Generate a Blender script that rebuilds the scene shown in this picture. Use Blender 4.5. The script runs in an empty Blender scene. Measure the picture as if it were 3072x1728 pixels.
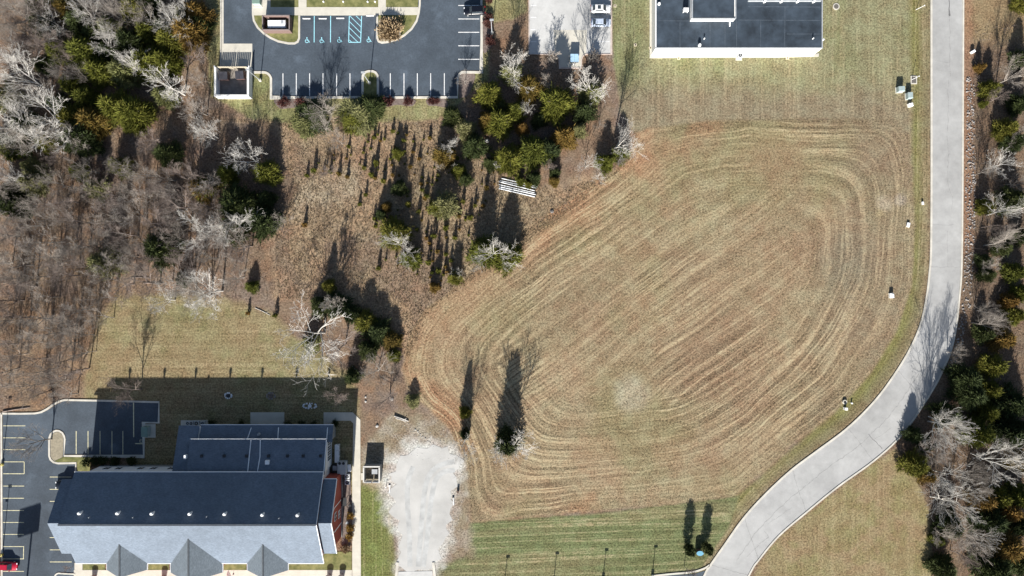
import bpy, bmesh, math, random
import numpy as np
from mathutils import Vector
random.seed(7)
rng = np.random.default_rng(11)
sc = bpy.context.scene
C = sc.collection
R = math.radians
PXM, HC = 13.5, 150.0          # photo pixels per metre on the ground, height of the drone

# ---------------------------------------------------------------- camera, sky, sun, exposure
cam = bpy.data.cameras.new('camera'); co = bpy.data.objects.new('camera', cam); C.objects.link(co)
co.location = (0, 0, HC); co.rotation_euler = (0, 0, 0)
cam.sensor_width = 36.0; cam.lens = 36.0*HC/(3072/PXM); cam.clip_end = 6000; cam.clip_start = 1
sc.camera = co
W = bpy.data.worlds.new('World'); sc.world = W; W.use_nodes = True
nt = W.node_tree
sky = nt.nodes.new('ShaderNodeTexSky'); sky.sky_type = 'NISHITA'; sky.sun_disc = False
sky.sun_elevation = R(26); sky.sun_rotation = R(185.8)
bg = nt.nodes['Background']; bg.inputs['Strength'].default_value = 0.05
nt.links.new(sky.outputs[0], bg.inputs[0])
sl = bpy.data.lights.new('sun', 'SUN'); so = bpy.data.objects.new('sun', sl); C.objects.link(so)
sl.energy = 5.0; sl.angle = R(0.5); sl.color = (1.0, 0.955, 0.885)
so.rotation_euler = Vector((0.206, 2.04, -1.0)).to_track_quat('-Z', 'Y').to_euler()
so.location = (0, 0, 80)
sc.view_settings.view_transform = 'Standard'; sc.view_settings.look = 'None'
sc.view_settings.exposure = 1.2; sc.view_settings.gamma = 1.0

# ---------------------------------------------------------------- helpers
def P(px, py, z=0.0):                       # photo pixel seen at height z -> place
    f = (HC-z)/HC
    return Vector(((px-1536)/PXM*f, (864-py)/PXM*f, z))
def P2(px, py, z=0.0):
    v = P(px, py, z); return (v.x, v.y)
def zoom(ox, oy, s): return lambda x, y: (ox+x/s, oy+y/s)
FV = zoom(0, 0, 2576/3072)
ZA = zoom(600, 0, 4.528); ZB = zoom(1050, 0, 4.528); ZC = zoom(1500, 0, 4.528); ZD = zoom(1950, 0, 4.527)
ZE = zoom(2500, 0, 3.622); ZF = zoom(0, 0, 3.22); ZG = zoom(0, 400, 2.899); ZH = zoom(600, 300, 3.22)
Z1 = zoom(0, 1150, 4.5286); Z2 = zoom(0, 1420, 4.6); Z3 = zoom(500, 1200, 4.684); Z4 = zoom(500, 1420, 4.684)
Z5 = zoom(950, 1150, 4.527); Z6 = zoom(1000, 1420, 4.704); Z7 = zoom(250, 850, 2.576); Z8 = zoom(1950, 1400, 4.418)
M1 = zoom(1100, 300, 2.415); M2 = zoom(1350, 150, 3.22); M3 = zoom(2600, 400, 2.898); M4 = zoom(2600, 900, 3.22)
M5 = zoom(2600, 1250, 3.032); M7 = zoom(1250, 950, 2.635)
def gp(zm, pts, z=0.0): return [P2(*zm(x, y), z) for x, y in pts]
def px_(pts, z=0.0): return [P2(x, y, z) for x, y in pts]

class MB:
    def __init__(s): s.v = []; s.f = []
    def add(s, vs, fs):
        n = len(s.v); s.v += [tuple(a) for a in vs]; s.f += [[i+n for i in f] for f in fs]; return s
    def box(s, x0, y0, z0, x1, y1, z1, rz=0, o=(0, 0, 0)):
        vs = [(x, y, z) for z in (z0, z1) for x, y in ((x0, y0), (x1, y0), (x1, y1), (x0, y1))]
        c, q = math.cos(rz), math.sin(rz)
        vs = [(o[0]+x*c-y*q, o[1]+x*q+y*c, o[2]+z) for x, y, z in vs]
        return s.add(vs, [[3, 2, 1, 0], [4, 5, 6, 7], [0, 1, 5, 4], [1, 2, 6, 5], [2, 3, 7, 6], [3, 0, 4, 7]])
    def slab(s, poly, z0, z1):
        a = sum(poly[i][0]*poly[(i+1) % len(poly)][1]-poly[(i+1) % len(poly)][0]*poly[i][1] for i in range(len(poly)))
        if a < 0: poly = poly[::-1]
        n = len(poly)
        vs = [(x, y, z0) for x, y in poly]+[(x, y, z1) for x, y in poly]
        return s.add(vs, [list(range(n, 2*n))]+[[i, (i+1) % n, n+(i+1) % n, n+i] for i in range(n)])
    def ribbon(s, pts, w, z0, z1, side=0.0):
        n = len(pts); L = []; Rr = []
        for i in range(n):
            a = Vector(pts[max(i-1, 0)]); b = Vector(pts[min(i+1, n-1)])
            t = (b-a).normalized(); nn = Vector((-t.y, t.x)); p = Vector(pts[i])
            k = 1.0
            if 0 < i < n-1:
                t1 = (Vector(pts[i])-a).normalized(); k = 1/max(0.5, abs(nn.dot(Vector((-t1.y, t1.x)))))
            L.append(p+nn*(w*(0.5+side)*k)); Rr.append(p-nn*(w*(0.5-side)*k))
        vs = [(p.x, p.y, z) for z in (z0, z1) for q in (L, Rr) for p in q]
        fs = []
        for i in range(n-1):
            l0, l1, r0, r1 = i, i+1, n+i, n+i+1
            fs += [[2*n+l0, 2*n+r0, 2*n+r1, 2*n+l1], [l0, l1, 2*n+l1, 2*n+l0][::-1], [r0, r1, 2*n+r1, 2*n+r0]]
        fs += [[0, n, 3*n, 2*n], [n-1, 3*n-1, 4*n-1, 2*n-1]]
        return s.add(vs, fs)
    def cyl(s, c, r, z0, z1, n=12, r1=None, cap=True):
        r1 = r if r1 is None else r1
        vs = [(c[0]+q*math.cos(2*math.pi*i/n), c[1]+q*math.sin(2*math.pi*i/n), z) for z, q in ((z0, r), (z1, r1)) for i in range(n)]
        fs = [[i, (i+1) % n, n+(i+1) % n, n+i] for i in range(n)]
        if cap: fs += [list(range(n, 2*n)), list(range(n))[::-1]]
        return s.add(vs, fs)
    def tube(s, a, b, r, n=8, r1=None):
        a, b = Vector(a), Vector(b); d = (b-a).normalized()
        u = d.cross(Vector((0, 0, 1)) if abs(d.z) < .9 else Vector((1, 0, 0))).normalized(); w = d.cross(u)
        r1 = r if r1 is None else r1
        vs = [p+(u*math.cos(2*math.pi*i/n)+w*math.sin(2*math.pi*i/n))*q for p, q in ((a, r), (b, r1)) for i in range(n)]
        return s.add(vs, [[i, (i+1) % n, n+(i+1) % n, n+i] for i in range(n)]+[list(range(n))[::-1], list(range(n, 2*n))])
    def build(s, name, m, parent=None, smooth=False):
        me = bpy.data.meshes.new(name); me.from_pydata(s.v, [], s.f); me.validate(); me.update()
        bm = bmesh.new(); bm.from_mesh(me); bmesh.ops.recalc_face_normals(bm, faces=bm.faces); bm.to_mesh(me); bm.free()
        return mobj(name, me, m, parent, smooth)
def mobj(name, me, m, parent=None, smooth=False):
    if m is not None and not me.materials: me.materials.append(m)
    if smooth: me.polygons.foreach_set('use_smooth', [True]*len(me.polygons))
    o = bpy.data.objects.new(name, me); C.objects.link(o)
    if parent is not None:
        o.parent = parent
        if parent.type == 'EMPTY' and tuple(parent.location) != (0, 0, 0) and not parent.get('_local'):
            pass
    return o
def tag(o, label=None, cat=None, group=None, kind=None):
    if label: o['label'] = label
    if cat: o['category'] = cat
    if group: o['group'] = group
    if kind: o['kind'] = kind
    return o
def thing(name, label, cat, loc=(0, 0, 0), rz=0.0, group=None):
    o = bpy.data.objects.new(name, None); C.objects.link(o); o.empty_display_size = .3
    o.location = loc; o.rotation_euler = (0, 0, rz)
    return tag(o, label, cat, group)
def struct(name, mb, m): return tag(mb.build(name, m), kind='structure')
def copy_tree(o, parent=None):
    c = o.copy(); C.objects.link(c); c.parent = parent
    for ch in o.children: copy_tree(ch, c)
    return c
def smooth_line(pts, k=6, closed=False):
    n = len(pts); out = []
    for i in range(n if closed else n-1):
        g = (lambda j: pts[j % n]) if closed else (lambda j: pts[min(max(j, 0), n-1)])
        p0, p1, p2, p3 = g(i-1), g(i), g(i+1), g(i+2)
        for j in range(k):
            t = j/k
            out.append(tuple(.5*(2*p1[a]+(p2[a]-p0[a])*t+(2*p0[a]-5*p1[a]+4*p2[a]-p3[a])*t*t+(3*p1[a]-p0[a]-3*p2[a]+p3[a])*t**3) for a in (0, 1)))
    if not closed: out.append(pts[-1])
    return out

# ---------------------------------------------------------------- materials
MAT = {}
def mat(name, col, rough=.8, var=.15, scale=1.5, bump=0.0, bscale=None, metal=0.0, spec=.3, col2=None, detail=4, stretch=(1, 1, 1), rnd=0.0, trans=None):
    if name in MAT: return MAT[name]
    m = bpy.data.materials.new(name); m.use_nodes = True; MAT[name] = m
    t = m.node_tree; n = t.nodes; l = t.links; b = n['Principled BSDF']
    b.inputs['Roughness'].default_value = rough; b.inputs['Metallic'].default_value = metal
    b.inputs['Specular IOR Level'].default_value = spec
    geo = n.new('ShaderNodeNewGeometry'); mp = n.new('ShaderNodeMapping'); mp.inputs['Scale'].default_value = stretch
    l.new(geo.outputs['Position'], mp.inputs['Vector'])
    tx = n.new('ShaderNodeTexNoise'); tx.inputs['Scale'].default_value = scale; tx.inputs['Detail'].default_value = detail; tx.inputs['Roughness'].default_value = .6
    l.new(mp.outputs[0], tx.inputs['Vector'])
    cr = n.new('ShaderNodeValToRGB'); c2 = col2 or col
    e = cr.color_ramp.elements
    e[0].position = .3; e[1].position = .7
    e[0].color = (*[max(0, c*(1-var)) for c in col], 1); e[1].color = (*[min(1, c*(1+var)) for c in c2], 1)
    l.new(tx.outputs['Fac'], cr.inputs[0])
    out = cr.outputs[0]
    if rnd:
        oi = n.new('ShaderNodeObjectInfo'); mr = n.new('ShaderNodeMapRange'); mr.inputs['To Min'].default_value = 1-rnd; mr.inputs['To Max'].default_value = 1+rnd
        l.new(oi.outputs['Random'], mr.inputs['Value'])
        mx = n.new('ShaderNodeVectorMath'); mx.operation = 'SCALE'; l.new(out, mx.inputs[0]); l.new(mr.outputs[0], mx.inputs['Scale']); out = mx.outputs[0]
    l.new(out, b.inputs['Base Color'])
    if bump:
        t2 = n.new('ShaderNodeTexNoise'); t2.inputs['Scale'].default_value = bscale or scale*3; t2.inputs['Detail'].default_value = 3
        l.new(mp.outputs[0], t2.inputs['Vector'])
        bp = n.new('ShaderNodeBump'); bp.inputs['Strength'].default_value = bump; bp.inputs['Distance'].default_value = .05
        l.new(t2.outputs['Fac'], bp.inputs['Height']); l.new(bp.outputs[0], b.inputs['Normal'])
    return m

def asphalt_mat(name, col):
    m = mat(name, col, .85, .25, .09, .35, 6.0, detail=8)
    t = m.node_tree; n = t.nodes; l = t.links; b = n['Principled BSDF']
    src = b.inputs['Base Color'].links[0].from_socket
    tx = n.new('ShaderNodeTexNoise'); tx.inputs['Scale'].default_value = 2.5; tx.inputs['Detail'].default_value = 6; tx.inputs['Roughness'].default_value = .75
    geo = [x for x in n if x.type == 'NEW_GEOMETRY'][0]; l.new(geo.outputs['Position'], tx.inputs['Vector'])
    mr = n.new('ShaderNodeMapRange'); mr.inputs['From Min'].default_value = .3; mr.inputs['From Max'].default_value = .7; mr.inputs['To Min'].default_value = .78; mr.inputs['To Max'].default_value = 1.22
    l.new(tx.outputs['Fac'], mr.inputs['Value'])
    # worn pale blotches
    t3 = n.new('ShaderNodeTexNoise'); t3.inputs['Scale'].default_value = .22; t3.inputs['Detail'].default_value = 5; l.new(geo.outputs['Position'], t3.inputs['Vector'])
    m3 = n.new('ShaderNodeMapRange'); m3.inputs['From Min'].default_value = .58; m3.inputs['From Max'].default_value = .75; m3.inputs['To Min'].default_value = 1; m3.inputs['To Max'].default_value = 1.5
    l.new(t3.outputs['Fac'], m3.inputs['Value'])
    mu = n.new('ShaderNodeMath'); mu.operation = 'MULTIPLY'; l.new(mr.outputs[0], mu.inputs[0]); l.new(m3.outputs[0], mu.inputs[1])
    vm = n.new('ShaderNodeVectorMath'); vm.operation = 'SCALE'; l.new(src, vm.inputs[0]); l.new(mu.outputs[0], vm.inputs['Scale'])
    l.new(vm.outputs[0], b.inputs['Base Color'])
    return m
def add_tracks(m, fr=.5, amt=.12):      # broad wear along the direction of travel
    t = m.node_tree; n = t.nodes; l = t.links; b = n['Principled BSDF']; src = b.inputs['Base Color'].links[0].from_socket
    geo = [x for x in n if x.type == 'NEW_GEOMETRY'][0]
    a_ = n.new('ShaderNodeTexNoise'); a_.inputs['Scale'].default_value = .5; a_.inputs['Detail'].default_value = 8; a_.inputs['Roughness'].default_value = .7
    l.new(geo.outputs['Position'], a_.inputs['Vector'])
    c_ = n.new('ShaderNodeTexNoise'); c_.inputs['Scale'].default_value = .045; c_.inputs['Detail'].default_value = 3; l.new(geo.outputs['Position'], c_.inputs['Vector'])
    ad = n.new('ShaderNodeMath'); ad.operation = 'ADD'; l.new(a_.outputs['Fac'], ad.inputs[0]); l.new(c_.outputs['Fac'], ad.inputs[1])
    mr = n.new('ShaderNodeMapRange'); mr.inputs['From Min'].default_value = .75; mr.inputs['From Max'].default_value = 1.25; mr.inputs['To Min'].default_value = 1-amt; mr.inputs['To Max'].default_value = 1+amt
    l.new(ad.outputs[0], mr.inputs['Value'])
    vm = n.new('ShaderNodeVectorMath'); vm.operation = 'SCALE'; l.new(src, vm.inputs[0]); l.new(mr.outputs[0], vm.inputs['Scale']); l.new(vm.outputs[0], b.inputs['Base Color'])
A_DARK = asphalt_mat('asphalt_dark', (.058, .074, .094))
CONC = mat('concrete_walk', (.50, .475, .41), .85, .10, .6, .15, 5, detail=6)
CONC_LOT = mat('concrete_lot', (.44, .44, .43), .85, .12, .10, .15, 4, detail=8)
ROADM = mat('road_surface', (.335, .335, .33), .85, .10, .13, .2, 5, detail=9)
add_tracks(ROADM, amt=.16); add_tracks(CONC_LOT, amt=.14)
KERB = mat('kerb_concrete', (.50, .475, .42), .85, .18, .5, .1, detail=6)
PAINT_W = mat('paint_white', (.72, .72, .72), .6, .2, 2.0)
PAINT_Y = mat('paint_pale_yellow', (.62, .58, .38), .6, .25, 2.0)
PAINT_B = mat('paint_pale_blue', (.33, .66, .76), .6, .15, 2.0)
LAWN = mat('lawn_turf', (.115, .135, .040), .95, .35, .7, .6, 6, col2=(.175, .165, .07), detail=7)
MULCH = mat('mulch', (.13, .10, .085), .95, .4, 3.0, .7, 9)
WHITE = mat('white_wall', (.80, .79, .77), .6, .05, .5)
WHITE_M = mat('white_metal', (.78, .79, .80), .45, .06, 1.5)
GREYM = mat('grey_metal', (.33, .35, .37), .5, .15, 2.0)
DARKM = mat('dark_metal', (.03, .032, .035), .5, .3, 2.0)
ROOF_FLAT = mat('roof_membrane', (.036, .050, .068), .75, .42, .35, .2, 3, detail=8)
SHINGLE = mat('roof_shingle', (.128, .158, .200), .9, .22, 2.2, .5, 7, detail=7, stretch=(1, 2.5, 1))
SHINGLE2 = mat('roof_shingle_gable', (.142, .170, .195), .9, .22, 2.2, .5, 7, detail=7, stretch=(2.5, 1, 1))
add_tracks(SHINGLE, amt=.16); add_tracks(SHINGLE2, amt=.14); add_tracks(ROOF_FLAT, amt=.22); add_tracks(A_DARK, amt=.14)
RED = mat('red_siding', (.30, .065, .045), .8, .12, .8, stretch=(1, 1, 6))
STONE = mat('stone_base', (.24, .24, .23), .9, .25, 2.5, .3)
GLASS = mat('window_glass', (.035, .045, .055), .08, .3, .6, spec=.6)
BRICK = mat('brick_brown', (.14, .095, .085), .9, .2, 4.0, .2)
WOODM = mat('gate_wood', (.40, .36, .28), .85, .2, 3, stretch=(6, 1, 1))
GREENBOX = mat('green_cabinet', (.17, .25, .21), .5, .08, 2)
GREYBLUE = mat('grey_green_cabinet', (.30, .37, .37), .5, .08, 2)
BLUE = mat('blue_plastic', (.16, .38, .52), .4, .1, 2)
RUST = mat('rusty_brown', (.10, .065, .05), .7, .3, 3)
GRAVEL = mat('gravel', (.42, .415, .40), .95, .16, .16, .6, 8, detail=10)
ROCKM = mat('limestone_rock', (.22, .205, .195), .9, .35, 1.2, .3, rnd=.2)

# ---------------------------------------------------------------- the ground: one sheet, its cover mixed from masks
def vnoise(x, y, seed=0):
    xi = np.floor(x).astype(np.int64); yi = np.floor(y).astype(np.int64); fx = x-xi; fy = y-yi
    fx = fx*fx*(3-2*fx); fy = fy*fy*(3-2*fy)
    def h(a, b):
        n = (a*374761393+b*668265263+seed*974711) & 0x7fffffff
        n = ((n ^ (n >> 13))*1274126177) & 0x7fffffff
        return ((n ^ (n >> 16)) & 0xffff)/65535.0
    return (h(xi, yi)*(1-fx)+h(xi+1, yi)*fx)*(1-fy)+(h(xi, yi+1)*(1-fx)+h(xi+1, yi+1)*fx)*fy
def fbm(x, y, seed=0, o=4):
    s = 0; a = .5; t = 0
    for k in range(o):
        s = s+a*vnoise(x*2**k, y*2**k, seed+k*17); t += a; a *= .55
    return s/t
def sdist(px, py, poly):                   # >0 inside
    d = np.full(px.shape, 1e9); ins = np.zeros(px.shape, bool); n = len(poly)
    for i in range(n):
        ax, ay = poly[i]; bx, by = poly[(i+1) % n]
        ex, ey = bx-ax, by-ay
        t = np.clip(((px-ax)*ex+(py-ay)*ey)/(ex*ex+ey*ey+1e-9), 0, 1)
        d = np.minimum(d, np.hypot(px-ax-t*ex, py-ay-t*ey))
        if ay != by:
            ins ^= ((ay > py) != (by > py)) & (px < (bx-ax)*(py-ay)/(by-ay)+ax)
    return np.where(ins, d, -d)
def fvp(pts): return [FV(*p) for p in pts]
road_L = fvp([(2340, -120), (2340, 0), (2340, 560), (2335, 690), (2320, 790), (2295, 860), (2255, 930), (2200, 1005), (2130, 1075), (2050, 1135), (1990, 1180), (1930, 1235), (1870, 1300), (1820, 1370), (1785, 1420), (1768, 1449), (1690, 1620)])
road_R = fvp([(2426, -120), (2425, 0), (2422, 600), (2415, 750), (2400, 860), (2370, 940), (2330, 1010), (2270, 1095), (2200, 1160), (2110, 1225), (2030, 1290), (1960, 1350), (1910, 1410), (1885, 1449), (1800, 1620)])
FIELD = fvp([(1012, 930), (1030, 850), (1065, 785), (1130, 735), (1250, 640), (1350, 555), (1480, 468), (1585, 400), (1603, 335), (1640, 322), (1800, 305), (2050, 298), (2250, 300), (2285, 340), (2300, 560), (2292, 720), (2255, 830), (2190, 935), (2100, 1035), (2000, 1110), (1930, 1180), (1850, 1245), (1700, 1268), (1500, 1285), (1185, 1312), (1178, 1180), (1130, 1075), (1080, 1030), (1030, 985)])
# rows left by the mower: contours that run parallel to the edge of the field and round off inwards
gx, gy = np.meshgrid(np.arange(0, 3072, 12)+6.0, np.arange(0, 1728, 12)+6.0)
outm = sdist(gx, gy, FIELD) < 0
eps = 3.6; u = np.where(outm, 1.0, .05)
for it in range(700):
    a = .25*(np.roll(u, 1, 0)+np.roll(u, -1, 0)+np.roll(u, 1, 1)+np.roll(u, -1, 1))/(1+.25/eps**2)
    u = np.where(outm, 1.0, a)
vgrid = -eps*np.log(np.maximum(u, 1e-9))*12/PXM
def vrow(px, py):
    wob = (fbm(px*.004, py*.004, 88)-.5)*2.2+(fbm(px*.012, py*.012, 89, 2)-.5)*.7
    return vrow0(px, py)+wob
def vrow0(px, py):
    x = np.clip((px-6)/12, 0, vgrid.shape[1]-1.001); y = np.clip((py-6)/12, 0, vgrid.shape[0]-1.001)
    xi = x.astype(int); yi = y.astype(int); fx = x-xi; fy = y-yi
    return (vgrid[yi, xi]*(1-fx)+vgrid[yi, xi+1]*fx)*(1-fy)+(vgrid[yi+1, xi]*(1-fx)+vgrid[yi+1, xi+1]*fx)*fy

far = np.array([250, 500, 1000, 2500, 4000.])
xs = np.concatenate([-far[::-1], [-180, -150], np.arange(-130, 130.01, .4), [150, 180], far])
ys = np.concatenate([-far[::-1], [-140, -110], np.arange(-84, 84.01, .4), [110, 140], far])
X, Y = np.meshgrid(xs, ys); X = X.ravel(); Y = Y.ravel()
PX = 1536+X*PXM; PY = 864-Y*PXM
base = np.empty((X.size, 3)); row = np.zeros(X.size); vc = Y.copy(); rough_ = np.full(X.size, 1.0)
wx = (fbm(X*.12, Y*.12, 3)-.5); wy = (fbm(X*.5, Y*.5, 9)-.5)
n1 = fbm(X*.05, Y*.05, 21); n2 = fbm(X*.16, Y*.16, 31); n3 = fbm(X*.35, Y*.35, 41)
def sm(a, b, x): t = np.clip((x-a)/(b-a), 0, 1); return t*t*(3-2*t)
def lerp(m, col):
    global base
    base = base*(1-m[:, None])+np.array(col)*m[:, None]
def layer(poly, col, soft=14, wob=30, rowv=None, r=0.0, v=None, fine=None):
    global row, vc, rough_
    d = sdist(PX, PY, poly)+wx*wob+wy*wob*.6
    m = sm(-soft/2, soft/2, d); lerp(m, col)
    row = row*(1-m)+r*m
    if v is not None: vc = np.where(m > .5, v, vc)
    if fine is not None: rough_ = rough_*(1-m)+fine*m
    return m
base[:] = (.165, .118, .083)
lerp(sm(.45, .62, n1)*.6, (.19, .135, .09)); lerp(sm(.5, .7, n2)*.5, (.165, .135, .12)); lerp(sm(.52, .7, n3)*.35, (.24, .14, .08))
# scrub clearing in the middle
m = layer(fvp([(560, 300), (730, 300), (960, 290), (1110, 300), (1230, 410), (1400, 480), (1560, 430), (1640, 420), (1500, 700), (1080, 1000), (1030, 900), (880, 770), (700, 750), (690, 600), (740, 480), (700, 320)]), (.245, .185, .122), 40, 60)
lerp(m*sm(.45, .65, n2)*.6, (.285, .195, .125)); lerp(m*sm(.5, .65, n1)*.3, (.21, .175, .11))
lerp(m*sm(.55, .68, fbm(X*.11, Y*.11, 71))*.6, (.17, .125, .095)); lerp(m*sm(.55, .7, fbm(X*.08, Y*.08, 72))*.55, (.30, .185, .12)); lerp(m*sm(70, 15, np.abs(PY-(690-.33*PX+210))+wx*60)*sm(860, 900, PX)*sm(1130, 1050, PX)*.6, (.31, .26, .19))
# lawn behind the long building
m = layer(fvp([(250, 790), (300, 750), (430, 745), (600, 760), (690, 790), (760, 860), (870, 940), (905, 1010), (905, 1300), (430, 1300), (210, 1010), (225, 900)]), (.195, .168, .092), 30, 35, r=.25, v=Y)
lerp(m*sm(.42, .65, n2)*.7, (.215, .172, .10)); lerp(m*sm(.5, .7, n3)*.6, (.145, .142, .068)); lerp(m*sm(.55, .7, n1)*.5, (.20, .145, .085))
# round the top left car park
m = layer(fvp([(520, -60), (560, -60), (1225, -60), (1330, -60), (1330, 30), (1235, 60), (1225, 200), (1100, 300), (965, 305), (950, 290), (880, 280), (750, 310), (640, 300), (580, 270), (530, 240), (520, 130)]), (.190, .180, .090), 12, 22, r=.3, v=X)
lerp(m*sm(.45, .65, n2)*.6, (.150, .158, .066)); lerp(m*sm(.55, .7, n3)*.4, (.19, .155, .09))
# lawn at the top, greener in strips, browner downhill
TOPL = fvp([(1535, -60), (2340, -60), (2340, 330), (2290, 420), (2260, 305), (2050, 300), (1800, 308), (1600, 330), (1560, 280), (1545, 150)])
m = layer(TOPL, (.195, .185, .108), 10, 18, r=.26, v=X)
green = sm(.42, .68, fbm(X*.22, Y*.035, 77))*.6+sm(.5, .7, n2)*.3
lerp(m*np.clip(green, 0, 1)*sm(330, 150, PY), (.145, .160, .074))
lerp(m*sm(225, 310, PY+wx*90)*sm(.25, .5, n1+.2)*.75, (.178, .142, .10))
# verge along the road
VERGE = [FV(2290, -60), FV(2340, -60)]+road_L[1:15]+[FV(1780, 1449), FV(1690, 1500), FV(1690, 1340), FV(1850, 1250), FV(1930, 1185), FV(2100, 1040), FV(2190, 940), FV(2255, 830), FV(2290, 720), FV(2300, 560)]
m = layer(VERGE, (.160, .135, .078), 30, 16)
ox = sdist(PX, PY, road_L+road_R[::-1])
lerp(m*np.exp(-((ox+50)/22)**2)*.8, (.150, .148, .050)); row = np.maximum(row, m*.4); vc = np.where(m > .5, -ox/PXM, vc)
# bottom lawn
m = layer(fvp([(1180, 1315), (1500, 1290), (1860, 1248), (1830, 1330), (1760, 1430), (1740, 1560), (1100, 1560), (1095, 1420), (1165, 1400), (1178, 1320)]), (.122, .138, .064), 10, 12, r=.55, v=Y-.04*X)
lerp(m*sm(.45, .65, fbm(X*.03, (Y-.04*X)*.35, 55))*.55, (.180, .160, .088))
# lawn strip between the walk and the gravel
m = layer(fvp([(905, 1215), (975, 1220), (985, 1300), (1000, 1420), (1000, 1560), (905, 1560)]), (.125, .145, .048), 14, 14, r=.35, v=X)
lerp(m*sm(955, 1000, PX/1.1925)*.7, (.16, .145, .07)); lerp(m*sm(1180, 1235, PY/1.1925)*0, (0, 0, 0))
m = layer(fvp([(905, 1130), (1000, 1030), (1175, 1060), (1180, 1160), (1185, 1400), (1095, 1420), (1060, 1420), (1150, 1300), (1120, 1170), (985, 1165), (975, 1230), (905, 1220)]), (.20, .165, .115), 30, 40)
lerp(m*sm(.5, .65, n3)*.5, (.30, .275, .235)); lerp(m*sm(.55, .7, n2)*.5, (.17, .115, .085))
GRV = fvp([(990, 1155), (1010, 1140), (1045, 1120), (1090, 1112), (1130, 1122), (1165, 1145), (1160, 1175), (1150, 1215), (1140, 1260), (1135, 1320), (1120, 1370), (1098, 1410), (1092, 1432), (1003, 1432), (1000, 1380), (992, 1320), (980, 1270), (978, 1220), (982, 1180)])
dg = sdist(PX, PY, GRV)+wx*50+wy*60; lerp(sm(-36, 12, dg)*.95, (.42, .41, .385))
# the mown field
m = layer(FIELD, (.220, .172, .108), 12, 10, r=1.0, v=vrow(PX, PY)); FM = m
row *= 1-m*(1-(.45+.75*sm(.35, .65, fbm(X*.05, Y*.05, 93)))*(1-.55*sm(2420, 2600, PX)))
rr = sm(.42, .66, fbm(X*.045+3, Y*.045, 61)); lerp(m*rr*.45, (.222, .160, .103))
lerp(m*sm(.45, .68, fbm(X*.035, Y*.035, 63))*.65, (.190, .172, .092))
lerp(m*sm(.5, .7, fbm(X*.09, Y*.09, 64))*.45, (.265, .225, .145)); lerp(m*sm(.52, .7, fbm(X*.11, Y*.11, 65))*.4, (.240, .160, .103))
lerp(m*sm(2380, 2560, PX)*sm(.35, .6, fbm(X*.06, Y*.06, 67)+.08)*.6, (.180, .142, .098))
lerp(m*sm(.52, .7, fbm(X*.07, Y*.07, 66))*sm(120, 0, sdist(PX, PY, FIELD)-20)*sm(2500, 1800, PX)*.9, (.275, .160, .095))
lerp(m*sm(150, 20, sdist(PX, PY, FIELD))*sm(1900, 1300, PX)*sm(1250, 1000, PY)*.6, (.27, .175, .108))
d = np.hypot(PX-2330, PY-480); lerp(m*sm(130, 30, d+wx*120)*.65, (.22, .155, .095)); row *= 1-m*sm(120, 40, d)*.8
for cx, cy, rad, col in ((2655, 610, 34, (.32, .27, .20)), (2700, 600, 26, (.27, .24, .20)), (2640, 640, 18, (.30, .25, .15)), (1900, 1180, 75, (.29, .26, .19)), (2540, 780, 120, (.165, .140, .098))):
    lerp(sm(1.0, .3, np.hypot(PX-cx, PY-cy)/rad+wx*.9)*.75, col)
# beyond the road
m = layer([FV(2428, -60), FV(2700, -60), FV(2700, 1600), FV(2345, 1560), FV(2340, 1300), FV(2300, 1180), FV(2270, 1110), FV(2370, 950), FV(2412, 800), FV(2424, 600)], (.13, .095, .068), 12, 20)
lerp(m*sm(.45, .6, n2)*.5, (.19, .13, .085)); lerp(m*sm(160, 90, PY)*.9, (.215, .160, .092))
m = layer([FV(1880, 1480), FV(1915, 1410), FV(1965, 1350), FV(2035, 1290), FV(2115, 1225), FV(2205, 1160), FV(2255, 1130), FV(2300, 1190), FV(2340, 1290), FV(2345, 1560), FV(1850, 1560)], (.205, .168, .092), 14, 14, r=.2, v=X)
lerp(m*sm(.5, .66, n2)*.5, (.225, .160, .100)); lerp(m*sm(.5, .66, n3)*.4, (.155, .150, .062))
ex = PX-2888
lerp(sm(26, 8, np.abs(ex-14)+wy*20)*sm(-5, 4, ex)*sm(800, 700, PY)*.6, (.24, .14, .09))

nx, ny = len(xs), len(ys)
me = bpy.data.meshes.new('ground')
Zg = (fbm(X*.8, Y*.8, 5)-.5)*.03*np.clip(rough_, 0, 1)
me.vertices.add(X.size); me.vertices.foreach_set('co', np.stack([X, Y, Zg-.02], 1).astype(np.float32).ravel())
ii = (np.arange(ny-1)[:, None]*nx+np.arange(nx-1)[None, :]).ravel()
quads = np.stack([ii, ii+1, ii+nx+1, ii+nx], 1).astype(np.int32)
me.loops.add(quads.size); me.loops.foreach_set('vertex_index', quads.ravel())
me.polygons.add(len(quads)); me.polygons.foreach_set('loop_start', np.arange(0, quads.size, 4, dtype=np.int32))
me.update(calc_edges=True)
at = me.attributes.new('cover', 'FLOAT_COLOR', 'POINT'); at.data.foreach_set('color', np.concatenate([base, np.ones((X.size, 1))], 1).astype(np.float32).ravel())
at = me.attributes.new('rows', 'FLOAT', 'POINT'); at.data.foreach_set('value', row.astype(np.float32))
dv = (-np.sin(R(37))*X+np.cos(R(37))*Y)+(fbm(X*.03, Y*.03, 95)-.5)*4
w2 = FM*sm(13, 21, vrow0(PX, PY)+(fbm(X*.05, Y*.05, 96)-.5)*9)*sm(2500, 2300, PX)*sm(1270, 1110, PY+(fbm(X*.04, Y*.04, 97)-.5)*160)
at = me.attributes.new('across2', 'FLOAT', 'POINT'); at.data.foreach_set('value', dv.astype(np.float32))
at = me.attributes.new('inner', 'FLOAT', 'POINT'); at.data.foreach_set('value', w2.astype(np.float32))
at = me.attributes.new('across', 'FLOAT', 'POINT'); at.data.foreach_set('value', vc.astype(np.float32))
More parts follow.
